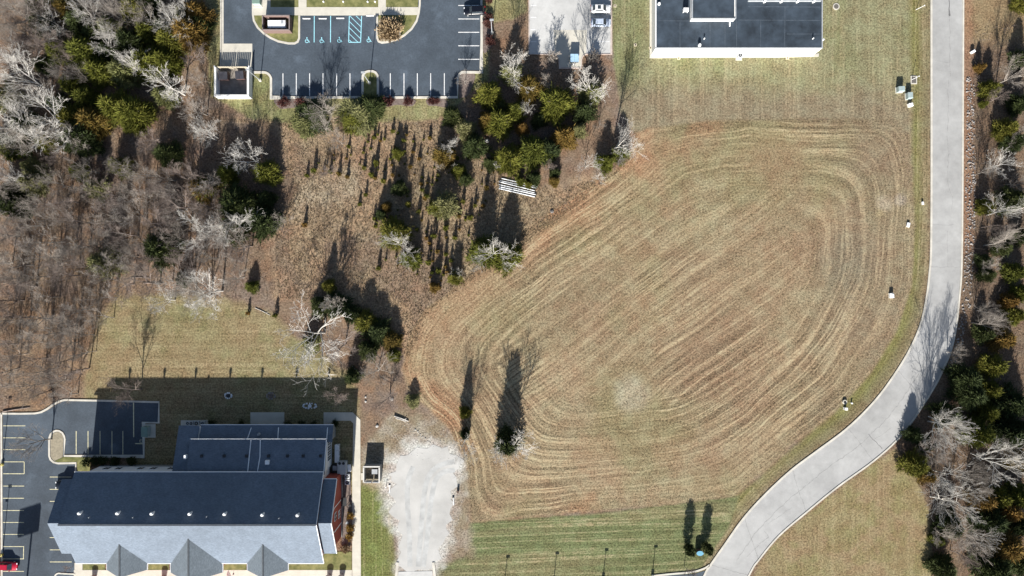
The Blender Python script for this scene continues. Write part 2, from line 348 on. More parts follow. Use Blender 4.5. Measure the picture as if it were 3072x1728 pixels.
gm = bpy.data.materials.new('ground_cover'); gm.use_nodes = True; t = gm.node_tree; n = t.nodes; l = t.links; b = n['Principled BSDF']
b.inputs['Roughness'].default_value = .95; b.inputs['Specular IOR Level'].default_value = .1
def attr(nm):
    a = n.new('ShaderNodeAttribute'); a.attribute_name = nm; return a
def math_(op, a, bb=None, clamp=False):
    k = n.new('ShaderNodeMath'); k.operation = op; k.use_clamp = clamp
    for i, q in enumerate((a, bb)):
        if q is None: continue
        if isinstance(q, (int, float)): k.inputs[i].default_value = q
        else: l.new(q, k.inputs[i])
    return k.outputs[0]
def noise_(vec, s, det, rg=.6):
    k = n.new('ShaderNodeTexNoise'); k.inputs['Scale'].default_value = s; k.inputs['Detail'].default_value = det; k.inputs['Roughness'].default_value = rg
    l.new(vec, k.inputs['Vector']); return k.outputs['Fac']
def ramp_(x, a, b_, c, d):
    k = n.new('ShaderNodeMapRange'); k.interpolation_type = 'SMOOTHSTEP'
    for nm, q in zip(('From Min', 'From Max', 'To Min', 'To Max'), (a, b_, c, d)): k.inputs[nm].default_value = q
    l.new(x, k.inputs['Value']); return k.outputs[0]
geo = n.new('ShaderNodeNewGeometry').outputs['Position']
sx = n.new('ShaderNodeSeparateXYZ'); l.new(geo, sx.inputs[0])
cov = attr('cover').outputs['Color']; rw = attr('rows').outputs['Fac']; ac = attr('across').outputs['Fac']
def streak_(acr):
    def cv(k):
        cb = n.new('ShaderNodeCombineXYZ')
        l.new(math_('MULTIPLY', sx.outputs[0], .035), cb.inputs[0]); l.new(math_('MULTIPLY', sx.outputs[1], .035), cb.inputs[1]); l.new(math_('MULTIPLY', acr, k), cb.inputs[2])
        return cb.outputs[0]
    return math_('ADD', math_('MULTIPLY', noise_(cv(.8), 1.0, 2, .5), .38), math_('MULTIPLY', noise_(cv(2.3), 1.0, 2, .5), .62))
ac2 = attr('across2').outputs['Fac']; inn = attr('inner').outputs['Fac']
sa, sb = streak_(ac), streak_(ac2)
streak = math_('ADD', math_('MULTIPLY', sa, math_('SUBTRACT', 1.0, inn)), math_('MULTIPLY', sb, inn))
fine = noise_(geo, 2.6, 6, .72); med = noise_(geo, .32, 5, .6); big = noise_(geo, .06, 3)
s2 = ramp_(streak, .38, .62, -.5, .5)
f2 = ramp_(fine, .30, .70, -.5, .5)
m2 = ramp_(med, .3, .7, -.5, .5)
val = math_('ADD', math_('ADD', math_('MULTIPLY', f2, 1.1), math_('MULTIPLY', m2, .28)), math_('MULTIPLY', math_('MULTIPLY', s2, rw), .54))
val = math_('MAXIMUM', math_('ADD', val, 1.0), .25)
vs = n.new('ShaderNodeVectorMath'); vs.operation = 'SCALE'; l.new(cov, vs.inputs[0]); l.new(val, vs.inputs['Scale'])
straw = n.new('ShaderNodeMix'); straw.data_type = 'RGBA'
l.new(math_('MULTIPLY', math_('MULTIPLY', ramp_(streak, .51, .60, 0, 1.0), rw), math_('MULTIPLY', ramp_(fine, .38, .58, .15, 1.0), ramp_(noise_(geo, .55, 3, .6), .38, .58, .25, 1.1))), straw.inputs['Factor'])
l.new(vs.outputs[0], straw.inputs['A']); straw.inputs['B'].default_value = (.40, .335, .215, 1)
hue = n.new('ShaderNodeMix'); hue.data_type = 'RGBA'; hue.blend_type = 'MULTIPLY'; hue.inputs['Factor'].default_value = 1
hr = n.new('ShaderNodeValToRGB'); hr.color_ramp.elements[0].position = .35; hr.color_ramp.elements[0].color = (1.05, .97, .94, 1); hr.color_ramp.elements[1].position = .65; hr.color_ramp.elements[1].color = (.96, 1.0, 1.0, 1)
l.new(med, hr.inputs[0]); l.new(straw.outputs['Result'], hue.inputs['A']); l.new(hr.outputs[0], hue.inputs['B'])
l.new(hue.outputs['Result'], b.inputs['Base Color'])
bp = n.new('ShaderNodeBump'); bp.inputs['Strength'].default_value = .9; bp.inputs['Distance'].default_value = .12
l.new(math_('ADD', math_('MULTIPLY', fine, .8), math_('MULTIPLY', math_('MULTIPLY', streak, rw), 1.1)), bp.inputs['Height']); l.new(bp.outputs[0], b.inputs['Normal'])
ground = tag(mobj('ground', me, gm), kind='structure')
from mathutils import Matrix
def wpart(mb, name, m, root, smooth=False):            # a part given in scene coordinates
    o = mb.build(name, m, root, smooth)
    r = root
    off = Vector((0, 0, 0))
    while r is not None: off += r.location; r = r.parent
    o.matrix_parent_inverse = Matrix.Translation(-off) if root.parent is None else Matrix.Identity(4)
    return o
def part(mb, name, m, root, smooth=False): return mb.build(name, m, root, smooth)
def line(x0, y0, x1, y1, w, m, root, name='stall_line', z=.03):
    return part(MB().ribbon([P2(x0, y0), P2(x1, y1)], w, z-.004, z+.002), name, m, root)
ZA_S, ZW = .02, .06

# ---------------------------------------------------------------- road
rl = smooth_line([P2(*p) for p in road_L], 5); rr_ = smooth_line([P2(*p) for p in road_R], 5)
road = struct('road', MB().slab(rl+rr_[::-1], -.1, .02), ROADM)
struct('kerb', MB().ribbon(rl, .42, -.1, .13, .5), KERB)
struct('kerb', MB().ribbon(rr_, .36, -.1, .12, -.5), KERB)
CRACK = mat('tar_crack', (.12, .12, .12), .8, .4, 1.0)
CRACK2 = mat('fine_crack', (.25, .25, .245), .8, .3, 1.0)
def crack(pts, w, m=CRACK2, par=None, amp=1.6):
    out = []
    for (a, b_) in zip(pts[:-1], pts[1:]):
        k = max(2, int(math.hypot(b_[0]-a[0], b_[1]-a[1])/9))
        for j in range(k):
            t_ = j/k; out.append((a[0]+(b_[0]-a[0])*t_+random.uniform(-amp, amp), a[1]+(b_[1]-a[1])*t_+random.uniform(-amp, amp)))
    out.append(pts[-1])
    return part(MB().ribbon(px_(out), w, .018, .026), 'crack', m, par or road)
crack([ZE(1258, 0), ZE(1262, 170)], .16, CRACK); crack([ZE(1262, 170), ZE(1268, 560), ZE(1262, 720), ZE(1275, 830)], .07); crack([ZE(1248, 850), ZE(1245, 1449)], .07)
part(MB().slab(smooth_line(gp(ZE, [(1256, 105), (1262, 100), (1272, 165), (1264, 175), (1252, 165)]), 4, True), .018, .027), 'tar_patch', CRACK, road)
crack([M3(705, 20), M3(712, 200), M3(700, 300)], .12, CRACK2, None, 3); crack([M3(705, 330), M3(710, 470), M3(745, 560), M3(742, 690)], .06)
crack([M3(560, 798), M3(680, 800), M3(755, 792)], .07); crack([M3(560, 1163), M3(830, 1165)], .07); crack([M3(700, 850), M3(705, 1160)], .05)
crack([M4(20, 1300), M4(150, 1440)], .10, CRACK); crack([M4(75, 1350), M4(230, 1240)], .05)
crack([Z8(1510, 850), Z8(1575, 930), Z8(1450, 1020)], .08); crack([Z8(1560, 760), Z8(1880, 540)], .05); crack([Z8(1450, 1030), Z8(1280, 1200)], .05)
crack([ZE(1110, 655), ZE(1250, 680)], .06); crack([ZE(1250, 1150), ZE(1330, 1165)], .05)

cen = [((a_[0]+b_[0])/2*1.0, (a_[1]+b_[1])/2) for a_, b_ in zip(road_L[2:], road_R[2:])]
for i in range(2, len(cen)-2): crack([cen[i], cen[i+1]], .09, CRACK2, None, 2.2)
for k in range(2, 15, 2):
    (ax_, ay_), (bx_, by_) = road_L[k], road_R[min(k, 13)]
    if k > 3: crack([(ax_+3, ay_+2), (bx_-3, by_-2)], .08, CRACK2, None, 1.5)
# ---------------------------------------------------------------- top left car park
ca = struct('car_park', MB().slab(px_([(666, -60), (666, 200), (757, 200), (757, 219), (793, 219), (806, 224), (811, 236), (811, 290), (1371, 290), (1371, 232), (1376, 222), (1386, 216), (1446, 216), (1446, -60)]), -.1, ZA_S), A_DARK)
struct('kerb', MB().ribbon(px_([(663, -60), (663, 130), (662, 203)]), .30, -.1, .13), KERB)
struct('gutter', MB().slab(px_([(665.5, -60), (671, -60), (671, 131), (665.5, 131)]), -.1, .030), KERB)
struct('concrete_pad', MB().slab(px_([(666, 131), (757, 131), (757, 203), (664, 203)]), -.1, .034), CONC)
kc = [(759, 217), (790, 217)]+[(790+24*math.sin(a*math.pi/16), 241-24*math.cos(a*math.pi/16)) for a in range(1, 8)]+[(813.5, 242), (813.5, 293), (900, 293), (1086, 292)]
struct('kerb', MB().ribbon(px_(kc), .5, -.1, .13), KERB)
isl = [(1088, 296), (1088, 240), (1089, 226), (1096, 217), (1106, 214), (1118, 214), (1127, 218), (1133, 227), (1134, 240), (1134, 296)]
struct('kerb', MB().ribbon(px_(isl), .5, -.1, .13), KERB)
struct('lawn_island', MB().slab(px_([(1091, 297), (1091, 240), (1093, 228), (1099, 220), (1107, 217), (1117, 217), (1125, 221), (1130, 228), (1131, 240), (1131, 297)]), -.1, .10), LAWN)
struct('kerb', MB().ribbon(px_([(1136, 293), (1373, 292), (1373, 234), (1377, 224), (1386, 217), (1444, 217), (1445, 120), (1444, -60)]), .5, -.1, .13), KERB)
for x in (849, 889, 929, 969, 1010, 1050, 1171, 1212, 1252, 1292, 1333): line(x, 220, x, 288, .16, PAINT_W, ca)
for y in (16.5, 57, 97, 137.5, 178): line(1375, y, 1438, y, .16, PAINT_W, ca)
for x in (943, 992): line(x, 48, x-.5, 127, .16, PAINT_B, ca)
for a in ((1048, 48, 1046, 127), (1085, 48, 1082, 127), (1046, 127, 1083, 127)): line(*a, .16, PAINT_B, ca)
for k in range(-2, 5):
    x0, y0, x1, y1 = 1048, 36+k*18.5+10, 1083.5, 36+k*18.5+10+35
    if y0 < 48: x0 += (48-y0); y0 = 48
    if y1 > 126: x1 -= (y1-126); y1 = 126
    if x1-x0 > 4: line(x0, y0, x1, y1, .12, PAINT_B, ca, 'hatch_line', z=.031)
def wheelchair(px, py):
    o = P(px, py); mb = MB(); z0, z1 = .026, .033
    mb.cyl((o.x-.08, o.y+.55), .13, z0, z1, 10)
    mb.ribbon([(o.x-.08, o.y+.42), (o.x-.05, o.y-.02), (o.x+.28, o.y-.04), (o.x+.42, o.y-.42), (o.x+.58, o.y-.36)], .13, z0, z1)
    mb.ribbon([(o.x-.10+.36*math.cos(a), o.y-.18+.36*math.sin(a)) for a in np.linspace(2.0, 5.9, 12)], .12, z0+.001, z1+.001)
    mb.ribbon([(o.x-.06, o.y+.22), (o.x+.2, o.y+.20)], .10, z0+.002, z1+.002)
    part(mb, 'wheelchair_symbol', PAINT_B, ca)
for x, y in ((922, 121), (966, 121), (1019, 120), (1107, 119)): wheelchair(x, y)
for i, (x, y) in enumerate(((920, 56), (968.5, 56), (1021, 55), (1110.5, 47.5))):
    o = P(x, y); mb = MB().slab([(-.85, -.12), (.85, -.12), (.88, 0), (.85, .12), (-.85, .12), (-.88, 0)], 0, .12).slab([(-.80, -.07), (.80, -.07), (.80, .07), (-.80, .07)], .12, .14)
    w = mb.build('wheel_stop', PAINT_W); w.location = (o.x, o.y, .02)
    tag(w, ['white concrete wheel stop in the leftmost wheelchair bay', 'white concrete wheel stop in the second wheelchair bay from the left', 'white concrete wheel stop in the wheelchair bay left of the blue hatching', 'white concrete wheel stop in the wheelchair bay right of the blue hatching'][i], 'wheel stop', 'wheel stops in the wheelchair bays')
# islands with the brick enclosure (left) and the planting bed (right), and the walk between them
i1 = gp(ZA, [(708, -200), (708, 200), (722, 290), (775, 385), (860, 465), (950, 525), (1060, 575), (1200, 603), (1290, 603), (1340, 575), (1362, 520), (1364, 212)])
struct('kerb', MB().ribbon(i1, .42, -.1, .13, .5), KERB)
struct('lawn_island', MB().slab(gp(ZA, [(735, 212), (750, 290), (800, 375), (875, 440), (960, 500), (1070, 550), (1200, 577), (1280, 577), (1315, 555), (1335, 515), (1337, 212)]), -.1, .10), LAWN)
i2 = gp(ZB, [(357, 202), (357, 520), (378, 572), (430, 593), (520, 583), (640, 548), (750, 488), (850, 398), (918, 290), (948, 180), (962, 60), (962, -200)])
struct('kerb', MB().ribbon(i2, .42, -.1, .13, .5), KERB)
struct('lawn_island', MB().slab(gp(ZB, [(385, 204), (385, 510), (398, 545), (435, 563), (515, 555), (630, 520), (735, 462), (828, 378), (890, 280), (912, 204)]), -.1, .10), LAWN)
bed = smooth_line(gp(ZB, [(390, 290), (440, 262), (500, 236), (570, 236), (640, 268), (680, 330), (688, 420), (685, 482), (620, 515), (520, 548), (435, 556), (402, 535)]), 3, True)
struct('planting_bed', MB().slab(bed, .05, .13), mat('straw_mulch', (.36, .31, .24), .95, .25, 2.5, .5))
for pl in ([(757.5, -60), (812, -60), (812, 22), (757.5, 22)], [(757.5, 22), (1255, 22), (1254, 45.5), (757.5, 46.5)], [(896, -60), (920, -60), (920, 22), (896, 22)], [(1135, -60), (1158, -60), (1158, 22), (1135, 22)]):
    struct('footpath', MB().slab(px_(pl), -.1, .12), CONC)
for pl in ([(812, -60), (896, -60), (896, 22), (812, 22)], [(920, -60), (1135, -60), (1135, 22), (920, 22)], [(1158, -60), (1256, -60), (1254, 22), (1158, 22)]):
    struct('lawn_plot', MB().slab(px_(pl), -.1, .09), LAWN)
# beds along the right kerb and below the bays
BEDM = mat('bark_bed', (.16, .125, .11), .95, .35, 2.0, .6, 7)
for pl in ([ZB(1805, 210), ZB(1900, 215), ZB(1945, 300), ZB(1920, 480), ZB(1950, 600), ZB(1880, 680), ZB(1808, 690)], [ZB(1480, 1000), ZB(1690, 1005), ZB(1680, 1120), ZB(1600, 1300), ZB(1500, 1330), ZB(1482, 1330)],
           [ZB(400, 1345), ZB(860, 1345), ZB(850, 1440), ZB(700, 1430), ZB(620, 1425), ZB(540, 1445), ZB(420, 1440)], [ZB(1050, 1345), ZB(1290, 1345), ZB(1320, 1460), ZB(1180, 1440), ZB(1060, 1430)],
           [ZA(1010, 1345), ZA(1330, 1345), ZA(1320, 1450), ZA(1200, 1470), ZA(1080, 1470)]):
    struct('planting_bed', MB().slab(smooth_line(px_(pl), 3, True), -.1, .05), BEDM)

# ---------------------------------------------------------------- pale lot in the middle at the top
lb = struct('car_park', MB().slab(px_([(1588, -60), (1833, -60), (1833, 161), (1757, 161), (1748, 167), (1744, 178), (1743, 203), (1678, 203), (1677, 178), (1671, 168), (1663, 162), (1588, 162)]), -.1, .02), CONC_LOT)
part(MB().slab(px_([(1660, 90), (1761, 90), (1758, 160), (1747, 167), (1743.5, 178), (1742, 202), (1679, 202), (1678, 178), (1664, 160)]), .0, .026), 'apron', CONC, lb)
struct('kerb', MB().ribbon(px_([(1587, -60), (1587, 163), (1662, 163.5), (1672, 169), (1677, 179), (1678, 204), (1744, 204), (1745, 178), (1749, 168), (1758, 162.5), (1834, 162.5), (1834, -60)]), .22, -.1, .11), mat('worn_kerb', (.45, .38, .34), .9, .2, 1.0))
for y in (16, 52, 89, 125): line(1592, y, 1609, y, .12, PAINT_W, lb)
for y in (-10, 125): line(1790, y, 1829, y, .12, PAINT_W, lb)

# ---------------------------------------------------------------- bottom left car park
cl = struct('car_park', MB().slab(gp(Z1, [(40, 420), (500, 418), (600, 390), (680, 345), (760, 290), (860, 245), (920, 235), (2150, 265), (2145, 535), (1945, 530), (1948, 985), (870, 980), (880, 1075), (1035, 1085), (1025, 1300), (1300, 1300), (1300, 2800), (40, 2800)]), -.1, .02), A_DARK)
struct('kerb', MB().ribbon(gp(Z1, [(20, 410), (280, 412), (480, 408), (560, 392), (640, 350), (720, 292), (800, 248), (880, 226), (1340, 234), (2162, 255), (2158, 535), (1952, 532), (1956, 992), (873, 984), (884, 760), (875, 715), (850, 672), (805, 645), (765, 642), (722, 660), (690, 695), (672, 750), (672, 985), (690, 1035), (730, 1070), (790, 1086), (1036, 1082), (1030, 1195)]), .40, -.1, .13), KERB)
struct('kerb', MB().ribbon(gp(Z1, [(22, 400), (30, 2800)]), .40, -.1, .13), KERB)
struct('planting_bed', MB().slab(gp(Z1, [(690, 980), (690, 760), (705, 705), (735, 672), (770, 662), (800, 662), (840, 688), (862, 725), (866, 780), (855, 1000), (740, 1055), (705, 1020)]), -.1, .10), mat('dry_bed', (.26, .23, .17), .95, .25, 2.0, .5))
struct('lawn_island', MB().slab(gp(Z1, [(862, 1000), (1230, 1006), (1225, 1190), (1048, 1190), (1050, 1068), (790, 1072), (745, 1058)]), -.1, .09), LAWN)
for y in (577, 740, 900, 1066, 1228, 1395): line(*Z1(45, y), *Z1(345 if y < 1000 else 330, y), .13, PAINT_Y, cl)
line(*Z1(330, 1066), *Z1(330, 1228), .13, PAINT_Y, cl, z=.0315)
for y in (343, 512, 677, 842, 1010, 1180, 1352): line(*Z2(40, y), *Z2(332, y), .13, PAINT_Y, cl)
line(*Z2(328, 1010), *Z2(324, 1180), .13, PAINT_Y, cl, z=.0315)
for y, x1 in ((50, 985), (220, 1000), (386, 1000), (886, 1000), (1055, 1000), (1222, 990)): line(*Z2(688, y), *Z2(x1, y), .13, PAINT_Y, cl)
for x in (1036, 1197, 1360, 1522, 1670): line(*Z1(x, 648), *Z1(x, 966), .14, PAINT_Y, cl)
line(*Z1(1815, 262), *Z1(1817, 730), .20, PAINT_Y, cl, 'edge_line'); line(*Z1(1835, 818), *Z1(1942, 820), .18, PAINT_Y, cl, 'edge_line')
mb = MB().ribbon(gp(Z1, [(1902, 768), (1936, 768), (1936, 800), (1902, 800), (1902, 768)]), .10, .026, .033); part(mb, 'painted_box', PAINT_Y, cl)
# walks by the long building
PG = [(971, 1237), (1058, 1237), (1081, 1259), (1083, 1800), (1057, 1800), (1057, 1440), (1060, 1270), (1052, 1262), (1012, 1262), (1000, 1270), (995, 1283), (971, 1283)]
struct('footpath', MB().slab(px_(PG), -.1, .06), CONC)
struct('patio', MB().slab(px_([(751.5, 1237), (853, 1237), (853, 1300), (751.5, 1300)]), -.1, .07), CONC)
struct('footpath', MB().slab(px_([(222, 1710), (1056, 1710), (1056, 1800), (222, 1800)]), -.1, .06), CONC)
struct('footpath', MB().slab(gp(Z2, [(1030, 1235), (1140, 1235), (1140, 1334), (1030, 1334)]), -.1, .06), CONC)
for pl in ([Z2(1145, 1200), Z2(1450, 1200), Z2(1450, 1330), Z2(1145, 1330)], [Z2(2030, 1200), Z2(2330, 1200), Z2(2330, 1330), Z2(2030, 1330)], [Z4(790, 1180), Z4(1120, 1180), Z4(1120, 1355), Z4(790, 1355)], [Z4(1700, 1100), Z4(2600, 1100), Z4(2600, 1355), Z4(1700, 1355)]):
    struct('lawn_plot', MB().slab(px_(pl), -.1, .065), LAWN)
struct('footpath', MB().slab(px_([(1083, 1419), (1093, 1419), (1093, 1440), (1083, 1440)]), -.1, .058), CONC)
struct('kerb', MB().ribbon(smooth_line(gp(Z2, [(760, 1420), (775, 1395), (810, 1378), (870, 1382), (1040, 1390)]), 4), .3, -.1, .13), KERB)
# gravel drive
gv = fvp([(990, 1155), (1010, 1140), (1045, 1120), (1090, 1112), (1130, 1122), (1165, 1145), (1160, 1175), (1150, 1215), (1140, 1260), (1135, 1320), (1120, 1370), (1098, 1410), (1092, 1432), (1003, 1432), (1000, 1380), (992, 1320), (980, 1270), (978, 1220), (982, 1180)])
gs = smooth_line(gv, 8, True); gs = [(1275+(x-1275)*.92+9*math.sin(y*.11)+6*math.sin(y*.31+x*.2), 1560+(y-1560)*(.95 if y < 1560 else 1)+7*math.sin(x*.13)) for x, y in gs]; gs = [(x+random.uniform(-1.2, 1.2), y+random.uniform(-1.2, 1.2)) for x, y in gs[::2]]
gravel = struct('gravel_drive', MB().slab(px_(gs), -.1, .012), GRAVEL)
TRK = mat('gravel_track', (.395, .40, .395), .95, .2, .5, .5, 6, detail=8)
for pts_ in ([(1362, 1385), (1330, 1392), (1300, 1410), (1282, 1440), (1272, 1490), (1262, 1600), (1255, 1700)], [(1365, 1410), (1335, 1415), (1312, 1432), (1300, 1465), (1290, 1530), (1282, 1610), (1270, 1700)], [(1230, 1700), (1228, 1600), (1222, 1500), (1225, 1440), (1240, 1400)]):
    part(MB().ribbon(smooth_line(px_(pts_), 5), 1.1, .0, .0165), 'tyre_track', TRK, gravel)
struct('drive_apron', MB().slab(px_([(1195, 1715), (1297, 1713), (1305, 1800), (1185, 1800)]), -.1, .03), CONC_LOT)
struct('kerb', MB().ribbon(gp(Z6, [(908, 1255), (890, 1449), (860, 1700)]), .55, -.1, .13), KERB)
struct('kerb', MB().ribbon(gp(Z6, [(1412, 1255), (1432, 1449), (1470, 1700)]), .55, -.1, .13), KERB)
struct('side_road', MB().slab([P2(1960, 1728), P2(2080, 1722), P2(2116, 1712), P2(2132, 1702), P2(2128, 1760), P2(1960, 1760)], -.1, .015), A_DARK)
struct('kerb', MB().ribbon(smooth_line(px_([(1955, 1728), (2010, 1722), (2075, 1716), (2110, 1706), (2128, 1695)]), 4), .4, -.1, .13), KERB)

# ---------------------------------------------------------------- white flat-roofed building (top)
fx = lambda px, z: (px-1536)/PXM*(HC-z)/HC
fy = lambda py, z: (864-py)/PXM*(HC-z)/HC
zr = 4.3
bx0, bx1 = fx(1966, zr), fx(2468, zr); by0 = fy(145, zr); by1 = by0+26
bt = thing('flat_roofed_building', 'low white building with dark flat roof at the top of the lawn', 'building', ((bx0+bx1)/2, (by0+by1)/2, 0))
wpart(MB().box(bx0+.06, by0+.06, -.2, bx1-.06, by1-.06, zr-.12), 'wall', WHITE, bt)
wpart(MB().box(bx0+.25, by0+.25, zr-.3, bx1-.25, by1-.25, zr), 'roof', ROOF_FLAT, bt)
for a in ((bx0, by0, bx1, by0+.22), (bx0, by1-.22, bx1, by1), (bx0, by0+.22, bx0+.22, by1-.22), (bx1-.22, by0+.22, bx1, by1-.22)):
    wpart(MB().box(a[0], a[1], zr-.25, a[2], a[3], zr+.06), 'roof_edge', WHITE_M if a[0] == bx0 and a[2] == bx0+.22 else GREYM, bt)
SEAM = mat('roof_seam', (.085, .105, .13), .7, .3, 1.0)
for a in ((2245, 20, 2460, 21), (2215, 60, 2462, 61), (2360, 102, 2462, 102), (1975, 62, 2072, 63)):
    wpart(MB().ribbon([P2(a[0], a[1], zr), P2(a[2], a[3], zr)], .08, zr+.001, zr+.012), 'roof_seam', SEAM, bt)
for a in ((2208, 20, 2210, 140), (2282, 62, 2282, 140), (2355, 20, 2354, 140), (2175, 75, 2175, 140), (2130, 70, 2130, 140), (2040, 66, 2040, 140)):
    wpart(MB().ribbon([P2(a[0], a[1], zr), P2(a[2], a[3], zr)], .07, zr+.002, zr+.015), 'roof_seam', SEAM, bt)
for px in (1987, 2036, 2074, 2117, 2271, 2335):
    x = fx(px, 3.2); wpart(MB().box(x-.65, by0-.03, 2.75, x+.65, by0+.1, 3.05), 'louvre', GREYM, bt)
for px in (2087, 2215, 2350):
    x = fx(px, 2.2); wpart(MB().box(x-.02, by0+.03, 0, x+.02, by0+.10, 4.0), 'panel_joint', GREYM, bt)
z2 = 6.0
pb = MB().box(fx(2076, z2), fy(55, z2), zr, fx(2207, z2), by1-2, z2-.1); up = wpart(pb, 'penthouse', WHITE, bt)
o = MB().box(fx(2077, z2)+.1, fy(53, z2), z2-.15, fx(2203, z2), by1-2.1, z2+.02).build('penthouse_roof', ROOF_FLAT, up)
o = MB().ribbon([(fx(2077, z2), fy(55.5, z2)), (fx(2207, z2), fy(55.5, z2))], .2, z2-.1, z2+.08).build('roof_edge', GREYM, up)
o = MB().ribbon([(fx(2077, z2), fy(55, z2)), (fx(2077, z2), by1-2)], .2, z2-.1, z2+.09).build('roof_edge', GREYM, up)
o = MB().ribbon([(fx(2207, z2), fy(55, z2)), (fx(2207, z2), by1-2)], .2, z2-.1, z2+.10).build('roof_edge', GREYM, up)
c = (fx(2192, 5), fy(66, 5)); wpart(MB().box(c[0]-.12, c[1]-.7, zr, c[0]+.12, c[1]+.3, zr+.15).box(c[0]-.1, c[1]+.3, zr, c[0]+.1, c[1]+.45, 5.9), 'downspout', WHITE_M, bt)
wpart(MB().box(fx(2245, 4.7), fy(3, 4.7), zr, fx(2464, 4.7), fy(3, 4.7)+.6, 4.75), 'roof_kerb', GREYM, bt)
def vent(px, py, r, h, zb, nm, root):
    x, y = fx(px, zb+h), fy(py, zb+h)
    return wpart(MB().cyl((x, y), r*.6, zb-.05, zb+h*.6, 10).cyl((x, y), r, zb+h*.6, zb+h, 12, r*.8), nm, WHITE_M, root)
for a in ((1978, 10, .34, .7), (2100, 134, .36, .8), (2296, 2, .3, .9), (2346, 2, .3, .9), (2395, 2, .3, .9), (2444, 2, .3, .9)): vent(*a, zr, 'roof_vent', bt)
for a in ((2114, 114.5, .15, .6), (2441, 114, .15, .6)): vent(*a, zr, 'pipe_vent', bt)
x, y = fx(2058, 5.2), fy(31, 5.2)
mb = MB().box(x-.55, y-.2, zr+.5, x+.55, y+.5, zr+1.1)
for dx in (-.45, .45):
    for dy in (-.15, .42): mb.box(x+dx-.05, y+dy-.05, zr, x+dx+.05, y+dy+.05, zr+.5)
wpart(mb, 'roof_unit', WHITE_M, bt)
wpart(MB().cyl((fx(2470, 4.5)+.1, fy(118, 4.5)), .18, 2.8, 4.5, 8), 'flue', WHITE_M, bt)
struct('footpath', MB().slab(px_([(1949, -60), (1963, -60), (1963, 164), (2441, 162), (2457, 160), (2456, 170), (2330, 173), (2100, 173), (1949, 175)]), -.1, .05), CONC)

def simple(name, label, cat, mbs, loc, rz=0, group=None):    # several parts round a base point
    t_ = thing(name, label, cat, loc, rz, group)
    for nm, mb, m in mbs: part(mb, nm, m, t_)
    return t_
def ac_unit(label, loc, s=1.0, h=.8, rz=0, group=None, col=None):
    return simple('air_conditioner', label, 'air conditioner', [('casing', MB().box(-.45*s, -.45*s, 0, .45*s, .45*s, h), col or mat('ac_grey', (.42, .44, .45), .5, .1, 2)),
        ('fan_grille', MB().cyl((0, 0), .36*s, h, h+.03, 16), DARKM), ('fan_hub', MB().cyl((0, 0), .12*s, h+.03, h+.06, 10), GREYM)], loc, rz, group)
simple('concrete_pad_slab', 'square concrete pad under the unit at the white wall', 'pad', [('slab', MB().box(-.7, -.8, 0, .7, .8, .1), CONC)], P(2216, 171, 0)+Vector((0, 0, .0)))
ac_unit('grey air conditioner on a pad at the foot of the white wall', P(2217, 169.5)+Vector((0, 0, .1)), 1.1, .8)
for i, (x, y) in enumerate(((2036, 175), (2362, 174.5))):
    simple('splash_block', ['pale square drain block under the white wall, left one', 'pale square drain block under the white wall, right one'][i], 'drain', [('frame', MB().box(-.35, -.3, 0, .35, .3, .1), mat('pale_block', (.55, .48, .35), .9, .1, 2)), ('grate', MB().cyl((0, 0), .14, .1, .12, 10), DARKM)], P(x, y))
for i, (x, y, lb_) in enumerate(((1845, 18, 'round pale clean-out lid beside the white and silver cars'), (1906, 135, 'round pale clean-out lid on the lawn left of the white building'), (1951, 144, 'small lid on the walk at the corner of the white building'))):
    simple('clean_out', lb_, 'drain', [('frame', MB().box(-.3, -.3, 0, .3, .3, .06), mat('pale_block', (.55, .48, .35))), ('lid', MB().cyl((0, 0), .15, .06, .08, 10), DARKM)], P(x, y), .2*i)
simple('manhole', 'round grey manhole on the upper right lawn', 'manhole', [('ring', MB().cyl((0, 0), .75, 0, .08, 20), KERB), ('lid', MB().cyl((0, 0), .52, .08, .10, 20), mat('iron_lid', (.12, .11, .10), .6, .2, 3))], P(*ZE(30, 72)))

# ---------------------------------------------------------------- long shingled building (bottom left)
lbd = thing('long_building', 'long grey shingled building with red gable end and three front gables', 'building', (-66, -48, 0))
def roofpart(name, verts, faces, m, th=.18, par=None):
    mb = MB(); n_ = len(verts)
    mb.add(verts+[(v[0], v[1], v[2]-th) for v in verts], faces+[[i+n_ for i in f][::-1] for f in faces])
    ed = {}
    for f in faces:
        for a, b_ in zip(f, f[1:]+f[:1]): ed[(a, b_)] = 1
    for a, b_ in list(ed):
        if (b_, a) not in ed: mb.add([verts[a], verts[b_], (*verts[b_][:2], verts[b_][2]-th), (*verts[a][:2], verts[a][2]-th)], [[0, 3, 2, 1]])
    return wpart(mb, name, m, par or lbd)
YR = -47.9
def gable(x0, x1, yn, ys, zn, zs, zrg):
    return [(x0, yn, zn), (x1, yn, zn), (x0, YR, zrg), (x1, YR, zrg), (x0, ys, zs), (x1, ys, zs)], [[0, 2, 3, 1], [2, 4, 5, 3]]
mainN = roofpart('roof', *gable(-91.8, -39.6, -38.7, -57.9, 8.4, 8.0, 13.6), SHINGLE)
roofpart('roof', *gable(-94.6, -91.8, -40.2, -55.8, 8.2, 8.2, 12.6), SHINGLE)
roofpart('roof', *gable(-39.6, -36.9, -40.2, -55.8, 8.2, 8.2, 12.6), SHINGLE)
wpart(MB().ribbon([(-91.8, YR), (-39.6, YR)], .36, 13.55, 13.64), 'ridge_cap', mat('ridge_dark', (.05, .06, .075), .9, .2, 2), lbd)
